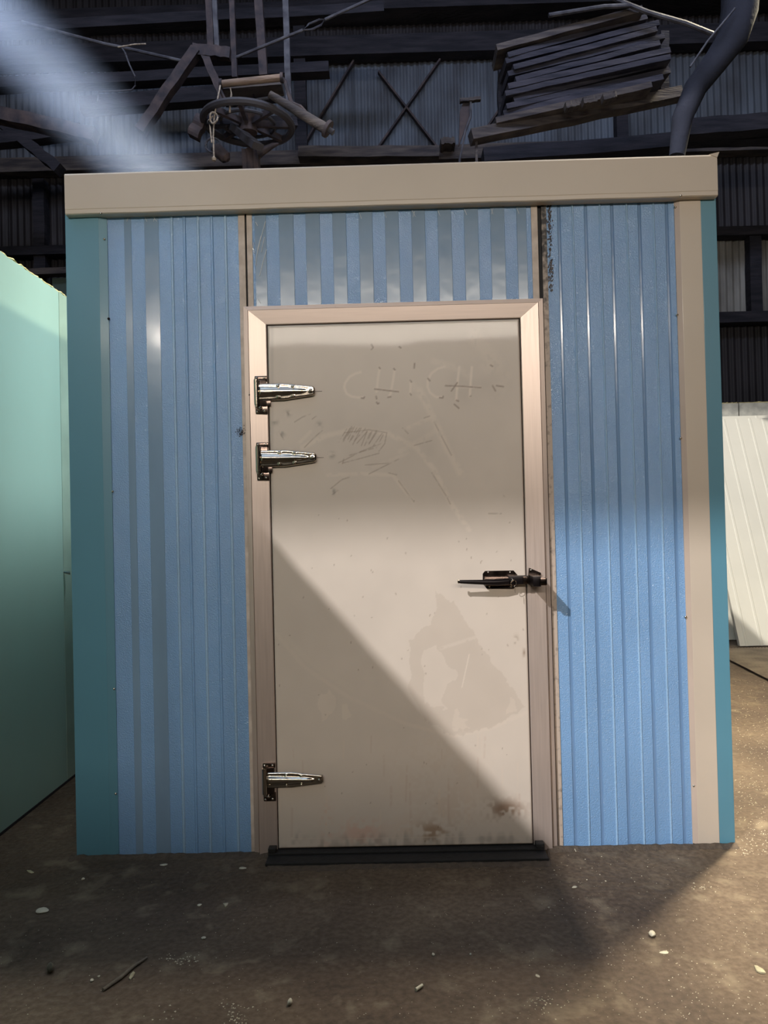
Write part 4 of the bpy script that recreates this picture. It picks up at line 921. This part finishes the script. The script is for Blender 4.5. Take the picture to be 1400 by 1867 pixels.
lump(298, 1577, .008, 'chip', 'paper_scrap', 'thin white scrap just before the blue left panel', .15, 'scrap', 2.0)
lump(443, 1583, .008, 'chip', 'paper_scrap', 'thin pale scrap near the left foot of the door frame', .15, 'scrap', 2.0)
lump(790, 1742, .005, 'chip', 'pebble', 'tiny pale pebble, left of two below the threshold', .6)
lump(858, 1741, .004, 'chip', 'pebble', 'tiny pale pebble, right of two below the threshold', .6)
lump(168, 1789, .006, 'chip', 'pebble', 'small pale pebble left of the grey twig end', .5)
lump(180, 1781, .004, 'chip', 'pebble', 'very small pale pebble touching the twig end', .5)
lump(1047, 1618, .006, 'chip', 'pebble', 'small pale pebble near the base of the blue right panel', .3, st=1.8)
lump(1210, 1737, .007, 'chip', 'paper_scrap', 'small flat white scrap below the round pale pebble', .2, 'scrap', 2.0)
lump(980, 1780, .007, 'chip', 'paper_scrap', 'small flat pale flake in the shadow edge at the bottom', .2, 'scrap', .8)
def leafshape(pts, m, name, label, cat, h=0.006):
    g = bmesh.new(); ws = [F(a, b) for a, b in pts]; c = sum(ws, Vector())/len(ws); n = len(ws)
    top = [g.verts.new(p+Vector((0, 0, h*rnd.uniform(.5, 1.3)))) for p in ws]; bot = [g.verts.new(p+Vector((0, 0, 0.0008))) for p in ws]
    ct = g.verts.new(c+Vector((0, 0, h*1.8)))
    for i in range(n): j = (i+1) % n; g.faces.new((top[i], top[j], ct)); g.faces.new((bot[i], bot[j], top[j], top[i]))
    g.faces.new(bot[::-1]); q_ = MB(); q_.bm.free(); q_.bm = g
    return tag(q_.build(name, M[m], offset=(c.x, c.y, 0)), label, cat)
leafshape([(1375, 1763), (1381, 1764), (1384, 1768), (1391, 1769), (1396, 1776), (1388, 1776), (1383, 1774), (1379, 1772)], 'leaf', 'dry_leaf', 'ragged pale dry leaf at the right edge of the floor', 'leaf')
leafshape([(235, 1786), (238, 1779), (243, 1773), (246, 1775), (243, 1781), (238, 1787)], 'leaf', 'wood_chip', 'pointed pale chip lying beside the grey twig', 'chip', .004)
leafshape([(407, 1648), (412, 1650), (416, 1648), (414, 1652), (411, 1655), (409, 1651)], 'chip', 'forked_chip', 'small forked white chip on the dark floor before the frame foot', 'chip', .004)
leafshape([(49, 1588), (56, 1588), (62, 1592), (58, 1593), (52, 1591)], 'leaf', 'straw_bit', 'short pale straw on the dark floor by the mint wall', 'straw', .003)
a = F(188, 1808); b = F(268, 1749)
tag(MB().tube([a+Vector((0, 0, .005)), a.lerp(b, .35)+Vector((0.004, 0, .006)), a.lerp(b, .7)+Vector((-.003, 0, .006)), b+Vector((0, 0, .005))], [.0045, .005, .0045, .003], 8).build('twig', M['stick'], smooth=True), 'long straight grey twig in the lower left shadow', 'twig')
a = F(758, 1808); b = F(770, 1800)
tag(MB().tube([a+Vector((0, 0, .005)), b+Vector((0, 0, .005))], .0045, 10).build('cigarette_stub', M['chip'], smooth=True), 'short white stub lying below the middle of the door', 'stub')
a = F(1048, 1541); tag(MB().tube([F(1051, 1543)+Vector((0, -.01, .003)), F(1047, 1548)+Vector((0, 0, .003)), F(1050, 1554)+Vector((0, 0, .003))], .0015, 6).build('white_thread', M['chip']), 'curled white thread at the foot of the blue right panel', 'thread')
# fine grit: countless specks
g = bmesh.new(); rg = random.Random(11)
def speck(p, r):
    a0 = rg.uniform(0, 6.28); vs = [g.verts.new((p.x+r*math.cos(a0+k*2.1)*rg.uniform(.6, 1.3), p.y+r*math.sin(a0+k*2.1)*rg.uniform(.6, 1.3), 0.0004)) for k in range(3)]
    t_ = g.verts.new((p.x, p.y, r*rg.uniform(.5, 1.1)))
    for k in range(3): g.faces.new((vs[k], vs[(k+1) % 3], t_))
for k in range(1900):
    u = rg.uniform(0, 1400); v = 1560+rg.random()**0.8*300
    if rg.random() > 0.16+0.84*max(0, (u-700)/700): continue
    speck(F(u, v), rg.uniform(.0008, .0023))
for cx_, cy_, sx, sy, n in ((430, 1850, 14, 14, 50), (325, 1749, 18, 5, 34), (992, 1828, 18, 12, 36), (1285, 1617, 12, 4, 16), (340, 1752, 10, 3, 12), (1050, 1600, 60, 30, 30), (300, 1855, 20, 10, 10)):
    for k in range(n): speck(F(cx_+rg.gauss(0, sx), min(cy_+rg.gauss(0, sy), 1866)), rg.uniform(.0015, .004))
for k in range(500): speck(F(rg.uniform(1340, 1400), rg.uniform(1240, 1560)), rg.uniform(.001, .004))
q_ = MB(); q_.bm.free(); q_.bm = g
tag(q_.build('floor_grit', M['chip']), 'fine pale grit scattered over the brown floor', 'grit', kind='stuff')
# low ridge of dirt gathered along the foot of the panels
g = bmesh.new(); n = 160; A = []
for i in range(n+1):
    x = -W2-.02+(2*W2+.02)*i/n
    gap = -.50 < x < .515
    h_ = 0.004+0.006*rg.random()*(0.6+0.6*math.sin(x*9)**2); y0_ = (-.126 if gap else -.012)
    if gap: h_ *= .5
    A.append([g.verts.new((x, y0_-.03-.02*rg.random(), 0.0003)), g.verts.new((x, y0_-.010, h_)), g.verts.new((x, y0_+.002, h_*.8)), g.verts.new((x, y0_+.002, 0.0003))])
for i in range(n):
    for k in range(3): g.faces.new((A[i][k], A[i+1][k], A[i+1][k+1], A[i][k+1]))
q_ = MB(); q_.bm.free(); q_.bm = g
M['dirt'] = mat('dark_floor_dirt', rgb(96, 82, 68), 0.95, var=0.35, vscale=50, bump=.003, bscale=150)
tag(q_.build('dirt_ridge', M['dirt']), 'dark dirt gathered along the foot of the cold room', 'dirt', kind='stuff')

# ------------------------------------------------------------------ dusty air lit by the shaft
def shaft():
    A_ = BEAM_B-bd*2.6; B_ = BEAM_B+bd*0.0; L = (B_-A_).length; r = 0.215
    b = bmesh.new(); bmesh.ops.create_cone(b, cap_ends=True, segments=24, radius1=r, radius2=r, depth=L)
    me = bpy.data.meshes.new('dust_shaft'); b.to_mesh(me); b.free()
    o = bpy.data.objects.new('dust_shaft', me); col.objects.link(o)
    o.location = (A_+B_)/2; o.rotation_euler = bd.to_track_quat('Z', 'Y').to_euler()
    m = bpy.data.materials.new('sunlit_dust'); m.use_nodes = True; nt = m.node_tree; N = nt.nodes; Lk = nt.links
    N.remove(N['Principled BSDF']); vs = N.new('ShaderNodeVolumeScatter'); vs.inputs['Color'].default_value = (0.86, 0.91, 1.0, 1); vs.inputs['Anisotropy'].default_value = 0.2
    tc = N.new('ShaderNodeTexCoord'); sx = N.new('ShaderNodeSeparateXYZ'); Lk.new(tc.outputs['Object'], sx.inputs[0])
    def ma(op, a, b_=None, c=None):
        n = N.new('ShaderNodeMath'); n.operation = op
        for i, x in enumerate((a, b_, c)):
            if x is None: continue
            if hasattr(x, 'links'): Lk.new(x, n.inputs[i])
            else: n.inputs[i].default_value = x
        return n.outputs[0]
    rr = ma('SQRT', ma('ADD', ma('MULTIPLY', sx.outputs[0], sx.outputs[0]), ma('MULTIPLY', sx.outputs[1], sx.outputs[1])))
    f = ma('MAXIMUM', ma('SUBTRACT', 1.0, ma('DIVIDE', rr, r)), 0.0)
    f = ma('MULTIPLY', f, f)
    nz = N.new('ShaderNodeTexNoise'); nz.inputs['Scale'].default_value = 3.0; Lk.new(tc.outputs['Object'], nz.inputs[0])
    f = ma('MULTIPLY', f, ma('ADD', nz.outputs[0], 0.4))
    Lk.new(ma('MULTIPLY', f, 1.3), vs.inputs['Density']); Lk.new(vs.outputs[0], N['Material Output'].inputs['Volume'])
    me.materials.append(m)
    tag(o, 'soft bluish shaft of sunlit dust slanting down onto the beige top trim', 'light shaft', kind='stuff')
shaft()

# ------------------------------------------------------------------ groups of like things
GR = {'hanger_post': 'hanger posts over the cold room', 'wall_girt': 'timber girts on the back wall', 'wall_brace': 'steel braces on the back wall', 'wall_post': 'posts on the back wall',
      'pebble': 'pebbles on the floor', 'paper_scrap': 'scraps on the floor', 'leaning_panel': 'cream panels leaning at the right', 'upright_panel': 'white panels behind the cream stack',
      'sooty_beam': 'sooty beams under the roof', 'dust_heap': 'dust heaps on the high ledge', 'cross_pipe': 'pipes by the curved duct'}
for o in bpy.data.objects:
    k = o.name.split('.')[0]
    if o.parent is None and k in GR: o['group'] = GR[k]
